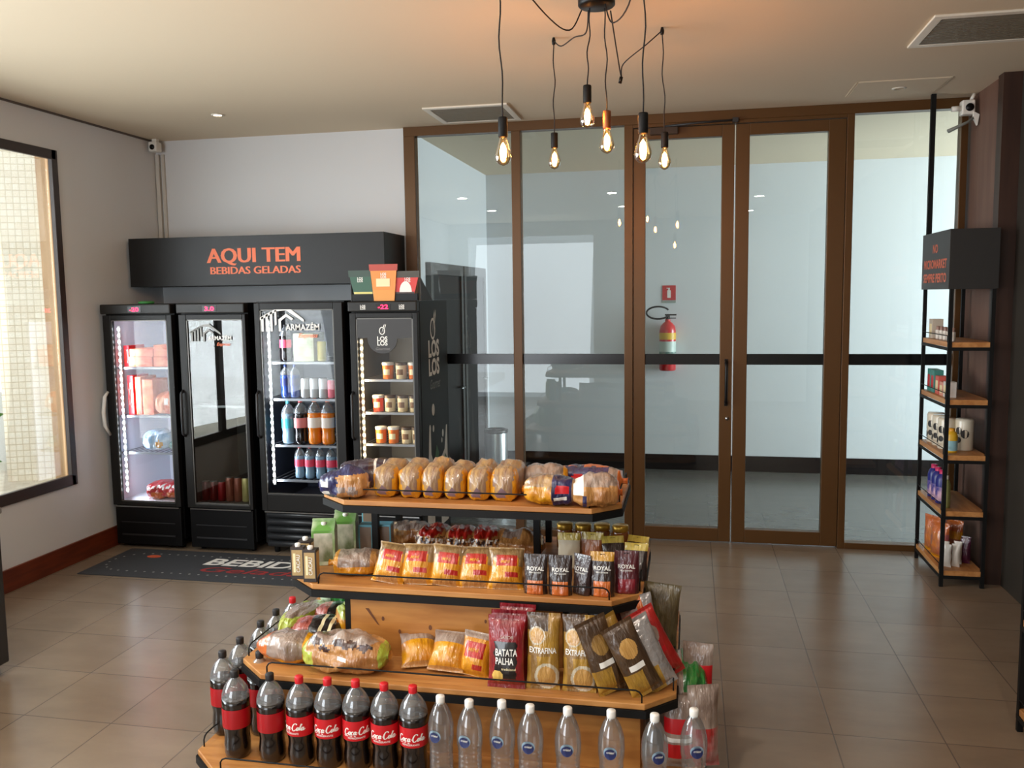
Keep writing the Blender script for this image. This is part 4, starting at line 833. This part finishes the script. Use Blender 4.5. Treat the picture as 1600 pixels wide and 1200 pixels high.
pillow('leaning_snack_bag', 'silver and orange snack bag standing behind the leaning bags', 'snack bag', .14, .30, .06, [SIL, ORF, HAZE], lambda u, v: 1 if abs(u-.2*v) < .18 else (2 if u < -.4 else 0), (-.135, 3.32, Z2), (-.05, -.25, .3), seed=98)
pillow('leaning_snack_bag', 'olive brown snack bag at the back right corner of the third shelf', 'snack bag', .16, .30, .06, [film('olive_brown_film', (106, 92, 58), (84, 70, 42)), BRN], lambda u, v: 0, (-.125, 3.46, Z2), (-.02, .06, -.1), seed=99)
pillow('leaning_snack_bag', 'dark brown snack bag standing behind the golden leaning bags', 'snack bag', .15, .29, .06, [film('umber_film', (58, 40, 30), (42, 28, 20)), GOLD], lambda u, v: 1 if v < .2 else 0, (-.29, 3.30, Z2), (-.03, -.1, .2), seed=97)
# ---- bags on the lowest tier at the right
RW = film('red_white_film', (188, 30, 34), (206, 190, 182), 9)
lump('pasta_bag', 'green and red clear bag piled at the right side of the lowest shelf', 'food bag', .16, .40, .28, [GRN, HAZE, RW], lambda x, y, z: 0 if z > .7 and x > -.3 else (1 if z > .45 else 2), (.0, 3.40, Z1+.06), (0, 0, .05), seed=110, tail=.1)
for i, (x, y, z, rx, nm) in enumerate(((-.03, 3.16, 0, -.06, 'red bag with white panels behind the seventh water bottle'), (.06, 3.18, 0, -.05, 'pink and white bag at the right edge behind the last water bottle'), (.035, 3.36, .0, -.03, 'tall red and white bag further back at the right edge of the lowest shelf'))):
    pillow('food_bag', nm, 'food bag', .12, (.27, .31, .40)[i], .07, [RW, RED, OFFWH, HAZE], [lambda u, v: 1 if .15 < v < .35 or .5 < v < .72 else (2 if .38 < v < .44 else 3), lambda u, v: 0 if v < .5 else 3, lambda u, v: 1 if .6 < v < .8 and u > 0 else (3 if v > .5 else 0)][i], (x, y, Z1+z), (rx, 0, (.1, .3, -.2)[i]), 'bags at the right of the lowest shelf', 112+i)
# ------------------------------------------------------------------ cooler contents
def can(loc, label, m, h=.12, r=.031, group='soda cans at the bottom of the unlit cooler'):
    t = thing('soda_can', label, 'can', loc, group=group)
    MB().lathe([(0, .003), (r*.8, 0), (r, .008), (r, h-.012), (r*.86, h-.003)], 18, caps=False).obj('can_body', m, t)
    MB().lathe([(r*.86, h-.003), (r*.86, h), (r*.80, h-.003), (0, h-.003)], 18, caps=False).obj('can_top', CHROME, t); return t
zb = .3625
for i, (x, m, nm) in enumerate(((-3.62, ('dark_red_can', (96, 14, 18)), 'leftmost dark red can at the bottom of the unlit cooler'), (-3.555, ('dark_red_can', (96, 14, 18)), 'second dark red can from the left'), (-3.487, ('bright_red_can', (140, 20, 26)), 'brighter red can right of the two dark red ones'), (-3.42, ('copper_can', (150, 84, 66)), 'left copper coloured can'), (-3.352, ('copper_can', (150, 84, 66)), 'right copper coloured can'), (-3.286, ('cream_can', (200, 186, 120)), 'cream coloured can beside the green one'), (-3.22, ('green_can', (46, 120, 52)), 'green can at the right end of the bottom row'))):
    can((x, YF+.14, zb), nm, mat(m[0], m[1], .3, .3), .185 if i > 2 else .15, .031)
def dbottle(name, loc, label, capm, drink, lab, k, group, clear=False):
    b = bottle(name, label, group, (capm, drink, lab), 'cola', loc, k); return b
OJ = mat('orange_soda', (226, 122, 20), .2, coat=.6); BLUEW = mat('blue_drink', (30, 60, 130), .25, coat=.6); PINKL = mat('pink_label', (214, 70, 96), .4); WL = mat('white_orange_label', (226, 214, 200), .4); TEALL = mat('teal_label', (50, 150, 160), .4); CLD = mat('clear_drink', (120, 150, 170), .15, coat=.6)
g3 = 'bottles in the wide cooler'
yb = YF+.16
for x, z, nm, capm, dr, lb, k, n_ in ((-2.93, 1.429, 'small dark soda bottle with pink label on the top shelf of the wide cooler', BLKCAP, COLA, PINKL, .80, 'soda_bottle'),
        (-2.49, 1.429, 'green soda bottle at the right end of the top shelf of the wide cooler', mat('green_cap', (40, 160, 60), .4), mat('green_soda', (50, 150, 60), .2, coat=.6), mat('lime_label', (120, 200, 90), .4), .95, 'soda_bottle'),
        (-2.94, 1.159, 'left blue bottle on the second shelf of the wide cooler', BLUEW, BLUEW, mat('navy_label', (24, 36, 90), .4), .72, 'soda_bottle'), (-2.865, 1.159, 'right blue bottle on the second shelf of the wide cooler', BLUEW, BLUEW, MC['navy_label'], .72, 'soda_bottle'),
        (-2.50, 1.159, 'pink and teal bottle at the right end of the second shelf', mat('pink_cap', (220, 110, 130), .4), mat('rose_drink', (190, 110, 120), .2, coat=.6), TEALL, .76, 'soda_bottle'),
        (-2.93, .815, 'teal labelled bottle on the third shelf of the wide cooler', TEALL, CLD, TEALL, .95, 'soda_bottle'), (-2.83, .815, 'red capped cola bottle with white label, left of the orange sodas', REDCAP, COLA, mat('red_white_label', (206, 120, 116), .4), .98, 'soda_bottle'),
        (-2.72, .815, 'left orange soda bottle in the wide cooler', ORANGE, OJ, WL, 1.0, 'orange_soda_bottle'), (-2.615, .815, 'right orange soda bottle in the wide cooler', ORANGE, OJ, WL, 1.0, 'orange_soda_bottle'), (-2.50, .815, 'clear water bottle right of the orange sodas', CLD, CLD, mat('blue_label', (80, 120, 170), .4), .98, 'soda_bottle'),
        (-2.85, .554, 'left pink labelled bottle on the bottom shelf of the wide cooler', REDCAP, CLD, PINKL, .72, 'soda_bottle'), (-2.77, .554, 'pink labelled bottle, second from the left on the bottom shelf', REDCAP, CLD, PINKL, .72, 'soda_bottle'), (-2.685, .554, 'pink labelled bottle in the middle of the bottom shelf', CLD, CLD, PINKL, .72, 'soda_bottle'), (-2.60, .554, 'pink labelled bottle, second from the right on the bottom shelf', CLD, CLD, PINKL, .72, 'soda_bottle'), (-2.52, .554, 'rightmost pink labelled bottle on the bottom shelf', CLD, CLD, PINKL, .72, 'soda_bottle')):
    dbottle(n_, (x, yb, z), nm, capm, dr, lb, k, g3)
def carton_box(name, label, w, d, h, loc, m, m2, group=None, rz=0):
    t = thing(name, label, 'food box', loc, rz, group); MB().box(-w/2, w/2, -d/2, d/2, 0, h).obj('box_body', m, t, bev=.003)
    MB().box(-w*.42, w*.42, -d/2-.001, -d/2, h*.18, h*.82).obj('box_print', m2, t); return t
carton_box('multipack_box', 'white and lime multipack box on the top shelf of the wide cooler', .16, .2, .205, (-2.77, YF+.22, 1.429), mat('pale_lime_card', (206, 210, 170), .5), mat('soft_green_print', (176, 190, 130), .5, vary=((214, 214, 190), 12, (1, 1, 1))))
can((-2.645, yb, 1.429), 'yellow can beside the multipack box in the wide cooler', mat('yellow_can', (206, 190, 60), .35), .15, .033, 'cans in the wide cooler')
for i, x in enumerate((-2.785, -2.715, -2.645)): can((x, yb, 1.159), ['left silver can on the second shelf of the wide cooler', 'middle silver can on the second shelf of the wide cooler', 'right silver can on the second shelf of the wide cooler'][i], mat('silver_can', (196, 200, 200), .35, .3), .145, .033, 'cans in the wide cooler')
can((-2.575, yb, 1.159), 'pink can on the second shelf of the wide cooler', mat('pink_can', (220, 90, 110), .35), .135, .033, 'cans in the wide cooler')
# leftmost cooler: boxes and bags
OBX = mat('orange_food_card', (226, 132, 84), .5, vary=((206, 76, 50), 7, (1, 1, 1.5))); OBX2 = mat('peach_food_card', (230, 160, 116), .5, vary=((214, 92, 60), 9, (1, 1, 1.3)))
for i, (x, z, w_, h_, nm) in enumerate(((-4.10, 1.387, .20, .075, 'lower left orange food box on the top shelf'), (-3.90, 1.387, .18, .075, 'lower right orange food box on the top shelf'), (-4.09, 1.463, .20, .06, 'upper left orange food box on the top shelf'), (-3.895, 1.463, .18, .09, 'upper right orange food box, the highest in the leftmost cooler'))):
    carton_box('frozen_food_box', nm+' of the leftmost cooler' if 'cooler' not in nm else nm, w_, .26, h_, (x, YF+.24, z), OBX, OBX2, 'orange frozen food boxes in the leftmost cooler')
for i, (x, w_, h_, nm) in enumerate(((-4.205, .05, .30, 'tall red box at the left on the second shelf of the leftmost cooler'), (-4.14, .05, .29, 'orange box standing next to the tall red one'), (-4.06, .09, .27, 'pale orange box standing in the middle of the second shelf of the leftmost cooler'))):
    carton_box('frozen_food_box', nm, w_, .2, h_, (x, YF+.22, 1.017), [RED, OBX, OBX2][i], [REDF, OBX2, OBX][i], 'boxes standing on the second shelf of the leftmost cooler')
tag(carton_box('frozen_food_box', 'slim red box under the ceiling of the leftmost cooler at its left side', .045, .2, .16, (-4.225, YF+.22, 1.387), RED, REDF), None, 'food box')
lump('frozen_food_bag', 'heap-shaped orange and white bag on the second shelf of the leftmost cooler', 'food bag', .22, .2, .18, [OBX2, OBX, OFFWH], lambda x, y, z: 1 if z > .7 else (2 if abs(x-.2) < .15 and z > .4 else 0), (-3.92, YF+.20, 1.017), seed=120, tail=.1)
lump('frozen_fish_bag', 'blue bag with a golden round picture on the third shelf of the leftmost cooler', 'food bag', .27, .2, .17, [film('sky_blue_film', (96, 158, 206), (206, 222, 232), 7), film('golden_round', (226, 180, 90), (214, 150, 70))], lambda x, y, z: 1 if (x-.3)**2+((z-.35)*1.5)**2 < .06 and y < 0 else 0, (-4.02, YF+.20, .733), seed=121, tail=.12)
lump('frozen_food_bag', 'teal bag at the right on the third shelf of the leftmost cooler', 'food bag', .15, .2, .10, [film('teal_film', (120, 190, 190), (206, 180, 160), 8)], lambda x, y, z: 0, (-3.865, YF+.22, .733), seed=122, tail=.12)
for i, (x, z, nm) in enumerate(((-4.02, .363, 'left red and orange snack bag at the bottom of the leftmost cooler'), (-3.90, .367, 'right red and orange snack bag at the bottom of the leftmost cooler'))):
    lump('frozen_snack_bag', nm, 'food bag', .22, .26, .135, [film('bright_red_film', (220, 40, 44), (206, 28, 36)), OFFWH, film('fries_orange', (236, 130, 50), (226, 96, 40))], lambda x, y, z: 1 if abs(z-.72-.15*x) < .07 and y < .2 and int((x+1)*9) % 3 else (2 if z < .42 and x > -.2 else 0), (x, YF+.20, z), seed=123+i, tail=.1, group='red snack bags at the bottom of the leftmost cooler')
# freezer tubs
def tub(loc, label, body, lid):
    t = thing('ice_cream_tub', label, 'tub', loc, group='ice cream tubs in the freezer')
    MB().lathe([(0, 0), (.036, 0), (.040, .09), (.041, .1)], 18, caps=False).obj('tub_body', body, t)
    MB().lathe([(.042, .098), (.043, .1), (.043, .116), (.040, .118), (0, .118)], 18, caps=False).obj('tub_lid', lid, t)
    MB().add([(.0395*1.02*math.sin(a), -.0395*1.02*math.cos(a), z) for z in (.03, .07) for a in (-.6, -.3, 0, .3, .6)], [(i, i+1, i+6, i+5) for i in range(4)]).obj('tub_label', CREAM if body is not WT else mat('brown_label', (120, 84, 50), .5), t)
WT = mat('cream_tub', (232, 216, 178), .45); OT = mat('orange_tub', (226, 116, 40), .45); RT = mat('red_tub', (214, 60, 40), .45); DL = mat('brown_tub_lid', (74, 56, 44), .4)
rows = ((1.305, (('', None), (-2.135, OT), (-2.035, WT), (-1.94, OT))), (1.068, ((-2.215, RT), (-2.125, WT), (-2.03, WT), (-1.94, WT))), (.838, ((-2.20, OT), (-2.105, OT), (-2.005, WT), (-1.925, WT))), (.601, ((-2.20, WT), (-2.11, WT), (-2.01, RT), (-1.93, RT))))
rn = ['top', 'second', 'third', 'lowest']; pn = ['leftmost', 'second from left', 'third from left', 'rightmost']
for r, (z, it) in enumerate(rows):
    for k, (x, m) in enumerate(it):
        if m is None: continue
        cn_ = {'cream_tub': 'cream', 'orange_tub': 'orange', 'red_tub': 'red'}[m.name]
        tub((x, YF+.15, z), f'{cn_} ice cream tub, {pn[k]} on the {rn[r]} shelf of the freezer', m, DL if m is WT else OFFWH)
# ------------------------------------------------------------------ floor mat
def floor_sign_mat():
    x0, x1, y0, y1 = -4.17, -1.95, 5.185, 5.80; cx, cy = (x0+x1)/2, (y0+y1)/2
    t = thing('floor_mat', 'dark grey printed floor mat with dotted border in front of the coolers', 'mat', (cx, cy, 0))
    MB().box(x0-cx, x1-cx, y0-cy, y1-cy, .0, .006).obj('mat_base', mat('charcoal_mat', (50, 52, 56), .75, bump=(300, .3)), t)
    a, b_ = .86, .20; m = MB(); n = 68; per = 4*a+4*b_
    for i in range(n):
        s = i/n*(4*a+2*PI*b_-0); 
        if s < 2*a: x, y = -a+s, b_
        elif s < 2*a+PI*b_: q = (s-2*a)/b_; x, y = a+b_*math.sin(q), b_*math.cos(q)
        elif s < 4*a+PI*b_: x, y = a-(s-2*a-PI*b_), -b_
        else: q = (s-4*a-PI*b_)/b_; x, y = -a-b_*math.sin(q), -b_*math.cos(q)
        m.add([(x+.009*math.cos(k*PI/4), y+.009*math.sin(k*PI/4), .0072) for k in range(8)], [tuple(range(8))])
    m.obj('dotted_border', mat('mat_dot_grey', (150, 150, 146), .6), t)
    m = MB().add([(-3.87-cx+.055*math.cos(k*PI/8), 5.63-cy+.032*math.sin(k*PI/8), .0072) for k in range(16)], [tuple(range(16))]); m.obj('orange_mark', mat('mat_orange', (200, 84, 44), .6), t)
    letters('BEBIDAS', .20, OFFWH, t, (-2.93-cx, 5.51-cy), y=.0062, axis='z', bold=.03, shear=.15, fit=.98)
    letters('Geladas', .15, mat('mat_red', (150, 44, 44), .6), t, (-2.93-cx, 5.36-cy), y=.0062, axis='z', bold=.01, shear=.3, fit=.90)
floor_sign_mat()
# ------------------------------------------------------------------ corridor things
def extinguisher():
    t = thing('fire_extinguisher', 'red fire extinguisher with a black hose hung on the far corridor wall', 'fire extinguisher', (-.235, 9.36, 1.08))
    MB().lathe([(0, 0), (.078, 0), (.086, .012), (.086, .42), (.075, .47), (.045, .505), (.028, .515), (.028, .54)], 28, caps=False).obj('cylinder_body', mat('extinguisher_red', (200, 20, 30), .3, coat=.5), t)
    def band(z0, z1, m, n='label_band'): return MB().lathe([(.0868, z0), (.0868, z1)], 28, caps=False).obj(n, m, t)
    band(.33, .40, mat('extinguisher_yellow', (222, 176, 50), .4)); band(.12, .31, mat('extinguisher_label', (190, 206, 196), .4)); band(.14, .20, TEALP, 'green_print')
    MB().lathe([(.02, .53), (.024, .56), (.02, .585)], 12).box(-.03, .09, -.012, .012, .58, .595).box(-.02, .085, -.010, .010, .548, .556).obj('valve', BLACKM, t)
    P = [(-.01, -.02, .57)]+[(-.10+.115*math.cos(a), -.03, .60+.062*math.sin(a)) for a in [math.radians(d) for d in range(-20, -330, -20)]]
    MB().tube([(.0, -.02, .56)]+[(-.10+.12*math.cos(math.radians(d)), -.03, .61+.065*math.sin(math.radians(d))) for d in range(-30, -350, -16)], .010, 8).obj('hose', BLACK, t)
    MB().box(-.03, .03, .06, .09, .30, .42).obj('wall_bracket', DARK, t)
    s = thing('extinguisher_sign', 'small red square sign with a white extinguisher symbol on the corridor wall', 'sign', (-.225, 9.443, 1.80))
    MB().box(-.07, .07, 0, .006, .02, .175).obj('sign_plate', mat('sign_red', (190, 26, 30), .4), s)
    MB().box(-.018, .018, -.002, 0, .045, .125).box(-.008, .008, -.002, 0, .125, .145).box(-.026, .010, -.002, 0, .143, .150).obj('symbol', OFFWH, s)
    MB().box(-.07, .07, 0, .006, -.01, .018).obj('caption_plate', mat('sign_grey', (150, 160, 150), .4), s)
extinguisher()
def bin_():
    t = thing('waste_bin', 'tall brushed steel waste bin standing behind the glass partition', 'bin', (-1.80, 8.0, 0))
    MB().lathe([(0, 0), (.105, 0), (.108, .01), (.108, .60), (.104, .61)], 28, caps=False).obj('bin_body', CHROME, t)
    MB().lathe([(.110, .60), (.113, .605), (.113, .63), (.095, .635), (.09, .62)], 28, caps=False).obj('bin_rim', mat('dark_rim', (60, 60, 60), .3, .8), t)
bin_()
# ------------------------------------------------------------------ cameras and trunking
def cam_left():
    t = thing('security_camera', 'small white camera in the left ceiling corner above the coolers', 'camera', (-4.30, 6.56, 3.13))
    MB().box(-.036, .036, -.03, .05, -.035, .045).obj('camera_body', mat('camera_white', (226, 224, 216), .4), t, bev=.008)
    MB().lathe([(.021, 0), (.021, .006), (0, .006)], 16, caps=False).obj('lens', BLACK, t, (0, -.03, 0), (PI/2, 0, 0))
    MB().box(-.02, .02, .0, .04, .045, .07).obj('ceiling_mount', MC['camera_white'], t)
    c = MB().box(0, .035, -.03, 0, 2.372, 3.09); c.box(.05, .075, -.02, 0, 2.372, 3.09)
    tag(c.obj('cable_trunking', mat('trunking_grey', (196, 190, 180), .6), None, (-4.36, YB, 0), bev=.002), 'thin pale cable trunking running down the left back corner', 'cable trunking')
cam_left()
def cam_right():
    t = thing('security_camera', 'white camera with two stubby arms where the partition meets the dark wall', 'camera', (1.82, 6.50, 3.10))
    MB().box(-.05, .03, -.03, .05, -.045, .05).obj('camera_body', MC['camera_white'], t, bev=.008)
    MB().lathe([(.026, 0), (.026, .006), (0, .006)], 16, caps=False).obj('lens', BLACK, t, (-.005, -.03, 0), (PI/2, 0, 0))
    MB().tube([(-.05, 0, .0), (-.11, -.01, -.005)], .018, 10).obj('side_arm', MC['camera_white'], t)
    MB().tube([(.035, -.02, -.06), (-.02, -.04, -.10), (-.14, -.05, -.155)], [.008, .009, .014], 10).obj('antenna', mat('grey_antenna', (120, 124, 118), .5), t)
    MB().tube([(.01, 0, .05), (.03, 0, .09)], .012, 8).obj('ceiling_mount', MC['camera_white'], t)
    MB().prism([(.02, -.03), (.055, -.05), (.045, -.12), (.02, -.07)], -.035, -.005, 0, 'y').obj('side_arm', MC['camera_white'], t)
cam_right()
# ------------------------------------------------------------------ right wall shelves
SHW = mat('oak_shelf', (196, 140, 84), .45, vary=((168, 112, 60), 3, (8, 1, 8)))
def rack(x0, x1, y0, y1, label, header, zs=(1.564, 1.204, .852, .492, .106), top=1.895):
    t = thing('shelf_rack', label, 'shelf', (x0, y0, 0)); w, d = x1-x0, y1-y0; p = .022
    for x, y in ((0, 0), (w-p, 0), (0, d-p), (w-p, d-p)): MB().box(x, x+p, y, y+p, 0, top).obj('post', BLACKM, t)
    for z in zs:
        b = MB().box(.004, w-.004, .004, d-.004, z-.032, z).obj('shelf_board', SHW, t, bev=.002)
        MB().box(-.001, w, -.001, .003, z-.052, z-.032).box(-.001, .003, 0, d, z-.052, z-.032).box(w-.003, w, 0, d, z-.052, z-.032).box(0, w, d-.003, d, z-.052, z-.032).obj('steel_edge', BLACKM, b)
        MB().tube([(.002, .03, z), (.002, .03, z+.04), (.002, d-.03, z+.04), (.002, d-.03, z)], .003, 6).obj('wire_rail', BLACKM, b)
    if header:
        h = MB().box(-.012, w+.01, -.004, d+.004, 1.893, 2.262).obj('header_box', mat('header_black', (40, 39, 38), .45), t, bev=.002)
        DORG = mat('muted_orange_print', (206, 104, 72), .5)
        letters('NO', .075, DORG, h, (-d/2, 2.13), y=-.012, axis='-x', bold=.03); letters('MICROMARKET', .078, DORG, h, (-d/2, 2.03), y=-.012, axis='-x', bold=.03, fit=.54)
        letters('SEMPRE PERTO', .078, DORG, h, (-d/2, 1.94), y=-.012, axis='-x', bold=.03, fit=.54)
        MB().box(.0, .03, d-.05, d-.02, 2.262, 3.195).obj('ceiling_pole', BLACKM, t)
    return t
rack(1.572, 1.835, 5.86, 6.50, 'tall black steel rack with wooden shelves and a dark header against the brown wall', True)
rack(1.385, 1.90, 3.20, 3.95, 'black steel rack with wooden shelves at the right edge of the frame', False, (1.204, .852, .50, .106), 1.3)
RX = 1.572
def small_box(name, label, w, d, h, loc, m, group, cat='box', cap=None):
    t = thing(name, label, cat, loc, 0, group); MB().box(-w/2, w/2, -d/2, d/2, 0, h).obj('box_body', m, t, bev=.002)
    MB().box(-w/2-.001, -w/2, -d*.35, d*.35, h*.2, h*.75).obj('box_print', cap or CREAM, t); return t
small_box('hygiene_box', 'taller pale box at the far end of the top shelf of the rack', .07, .08, .13, (RX+.065, 6.40, 1.5645), mat('beige_card', (196, 186, 170), .5), None)
for i in range(5):
    t = thing('small_tube', ['farthest small white tube on the top shelf of the rack', 'second farthest small white tube on the top shelf', 'middle small white tube on the top shelf of the rack', 'second nearest small white tube on the top shelf', 'nearest small white tube on the top shelf of the rack'][i], 'tube', (RX+.05, 6.29-.085*i, 1.5645), 0, 'small white tubes on the top shelf of the rack')
    MB().lathe([(0, 0), (.014, 0), (.015, .01), (.017, .055), (.016, .06)], 12, caps=False).obj('tube_body', mat('tube_white', (222, 216, 206), .4), t); MB().lathe([(.012, .06), (.012, .085), (0, .087)], 12, caps=False).obj('cap', mat('tube_cap', (160, 130, 120), .4), t)
for i, (y, h, m, nm) in enumerate(((6.40, .15, ('teal_card', (70, 140, 130)), 'tall teal and red box at the far end of the second rack shelf'), (6.31, .15, ('teal_card', (70, 140, 130)), 'teal and red box beside the far one on the second rack shelf'), (6.20, .12, ('coral_card', (206, 96, 84)), 'coral box in the middle of the second rack shelf'), (6.10, .09, ('salmon_card', (214, 150, 130)), 'low salmon box on the second rack shelf'), (6.01, .10, ('white_card', (214, 210, 204)), 'white box nearest on the second rack shelf'))):
    small_box('soap_box', nm, .06, .075, h, (RX+.06, y, 1.2045), mat(m[0], m[1], .5), 'boxes on the second rack shelf', cap=RED if i < 2 else None)
def roll(loc, label):
    t = thing('paper_roll_pack', label, 'paper roll', loc, 0, 'white and black rolls on the middle rack shelf')
    MB().lathe([(0, 0), (.050, 0), (.055, .008), (.056, .19), (.050, .205), (0, .205)], 22, caps=False).obj('pack_body', mat('cream_wrap', (216, 208, 188), .4, coat=.5), t)
    m = MB()
    for a0, z, r in ((-.9, .13, .022), (-.9, .07, .018), (-.2, .11, .026), (-2.2, .11, .026), (-1.6, .06, .02)):
        m.add([(.0565*math.sin(a0+r*math.cos(k*PI/5)/.056), -.0565*math.cos(a0+r*math.cos(k*PI/5)/.056), z+r*1.1*math.sin(k*PI/5)) for k in range(10)], [tuple(range(10))])
    m.obj('black_print', mat('wrap_black', (34, 30, 28), .5), t)
for i, (x, y) in enumerate(((RX+.08, 6.38), (RX+.08, 6.25), (RX+.08, 6.12), (RX+.175, 6.08))):
    roll((x, y, .8525), ['farthest cream and black roll pack on the middle rack shelf', 'second farthest cream and black roll pack', 'cream and black roll pack behind the yellow bottle', 'cream and black roll pack nearest the brown wall'][i])
def spray(loc, label, body, low, cap, h=.15, r=.026, group='cleaning bottles on the rack', name='cleaning_bottle'):
    t = thing(name, label, 'bottle', loc, 0, group)
    MB().lathe([(0, 0), (r*.92, 0), (r, .008), (r, h*.7), (r*.8, h*.82), (r*.42, h*.9)], 16, caps=False).obj('bottle_body', body, t)
    MB().lathe([(r*1.02, h*.08), (r*1.02, h*.5)], 16, caps=False).obj('label_band', low, t); MB().lathe([(r*.5, h*.88), (r*.5, h), (0, h)], 14, caps=False).obj('cap', cap, t)
spray((RX+.075, 5.985, .8525), 'yellow and pale blue bottle at the near corner of the middle rack shelf', mat('yellow_plastic', (224, 176, 40), .4), mat('pale_blue_band', (150, 196, 206), .35), mat('yellow_plastic2', (226, 160, 40), .4), .155, .036)
for i, y in enumerate((6.30, 6.20, 6.10)):
    spray((RX+.06, y, .4925), ['farthest blue bottle with a pink cap on the fourth rack shelf', 'middle blue bottle with a pink cap on the fourth rack shelf', 'nearest blue bottle with a pink cap on the fourth rack shelf'][i], mat('deep_blue_plastic', (34, 40, 120), .35), mat('white_pink_label', (206, 170, 190), .4, vary=((60, 60, 140), 20, (1, 1, 1))), mat('pink_plastic', (196, 40, 96), .4), .22, .040, 'blue bottles with pink caps on the fourth rack shelf')
spray((RX+.05, 5.97, .4925), 'slim pale green bottle at the near corner of the fourth rack shelf', mat('pale_green_liquid', (140, 146, 90), .3), mat('olive_band', (150, 154, 96), .4), OFFWH, .21, .026)
CH1 = film('purple_orange_film', (216, 128, 50), (120, 40, 90), 7)
for i, (x, y, nm) in enumerate(((RX+.07, 6.30, 'farthest orange and purple chip bag on the lowest rack shelf'), (RX+.07, 6.14, 'nearest orange and purple chip bag on the lowest rack shelf'), (RX+.175, 6.22, 'yellow topped chip bag by the brown wall on the lowest rack shelf'))):
    pillow('chip_bag', nm, 'snack bag', .15, .25, .08, [CH1, ORF, YEL], lambda u, v: 1 if v > .72 else (2 if v < .12 or (i == 2 and v > .5) else 0), (x, y, .1065), (0, .0, -1.0), 'chip bags on the lowest rack shelf', 130+i)
for i, (x, y) in enumerate(((RX+.07, 6.02), (RX+.065, 5.95), (RX+.12, 5.96), (RX+.15, 6.03))):
    pillow('small_white_pouch', ['white pouch nearest the left rail on the lowest rack shelf', 'white pouch at the near left corner of the lowest rack shelf', 'white pouch at the middle of the near edge of the lowest rack shelf', 'white pouch farther in on the lowest rack shelf'][i], 'pouch', .05, .15, .03, [mat('white_pouch', (206, 200, 190), .35, coat=.6), YEL], lambda u, v: 1 if v < .15 and i == 0 else 0, (x, y, .1065), (0, 0, -.5), 'white pouches on the lowest rack shelf', 140+i, nu=10, nv=14)
for i, (x, y) in enumerate(((RX+.20, 6.05), (RX+.225, 6.12))):
    pillow('small_purple_pouch', ['near purple pouch by the wall on the lowest rack shelf', 'far purple pouch by the wall on the lowest rack shelf'][i], 'pouch', .06, .16, .03, [film('plum_film', (92, 26, 62), (60, 14, 40))], lambda u, v: 0, (x, y, .1065), (0, 0, -.5), 'purple pouches on the lowest rack shelf', 150+i, nu=10, nv=14)
# ------------------------------------------------------------------ dark chest cabinet at the left edge
def chest():
    t = thing('chest_freezer', 'dark chest freezer with a pale lid edge at the left border of the picture', 'freezer', (-3.86, 3.1, 0))
    MB().box(-.44, .46, -.6, .60, .06, .83).obj('cabinet', mat('charcoal_cabinet', (40, 36, 34), .45), t, bev=.01)
    MB().box(-.45, .47, -.61, .61, .83, .865).obj('lid', mat('grey_lid', (120, 118, 116), .4), t, bev=.008)
    for x in (-.38, .42):
        for y in (-.52, .54): MB().lathe([(.022, 0), (.024, .03), (.018, .06)], 10, (x, y, 0)).obj('castor', BLACKM, t)
chest()
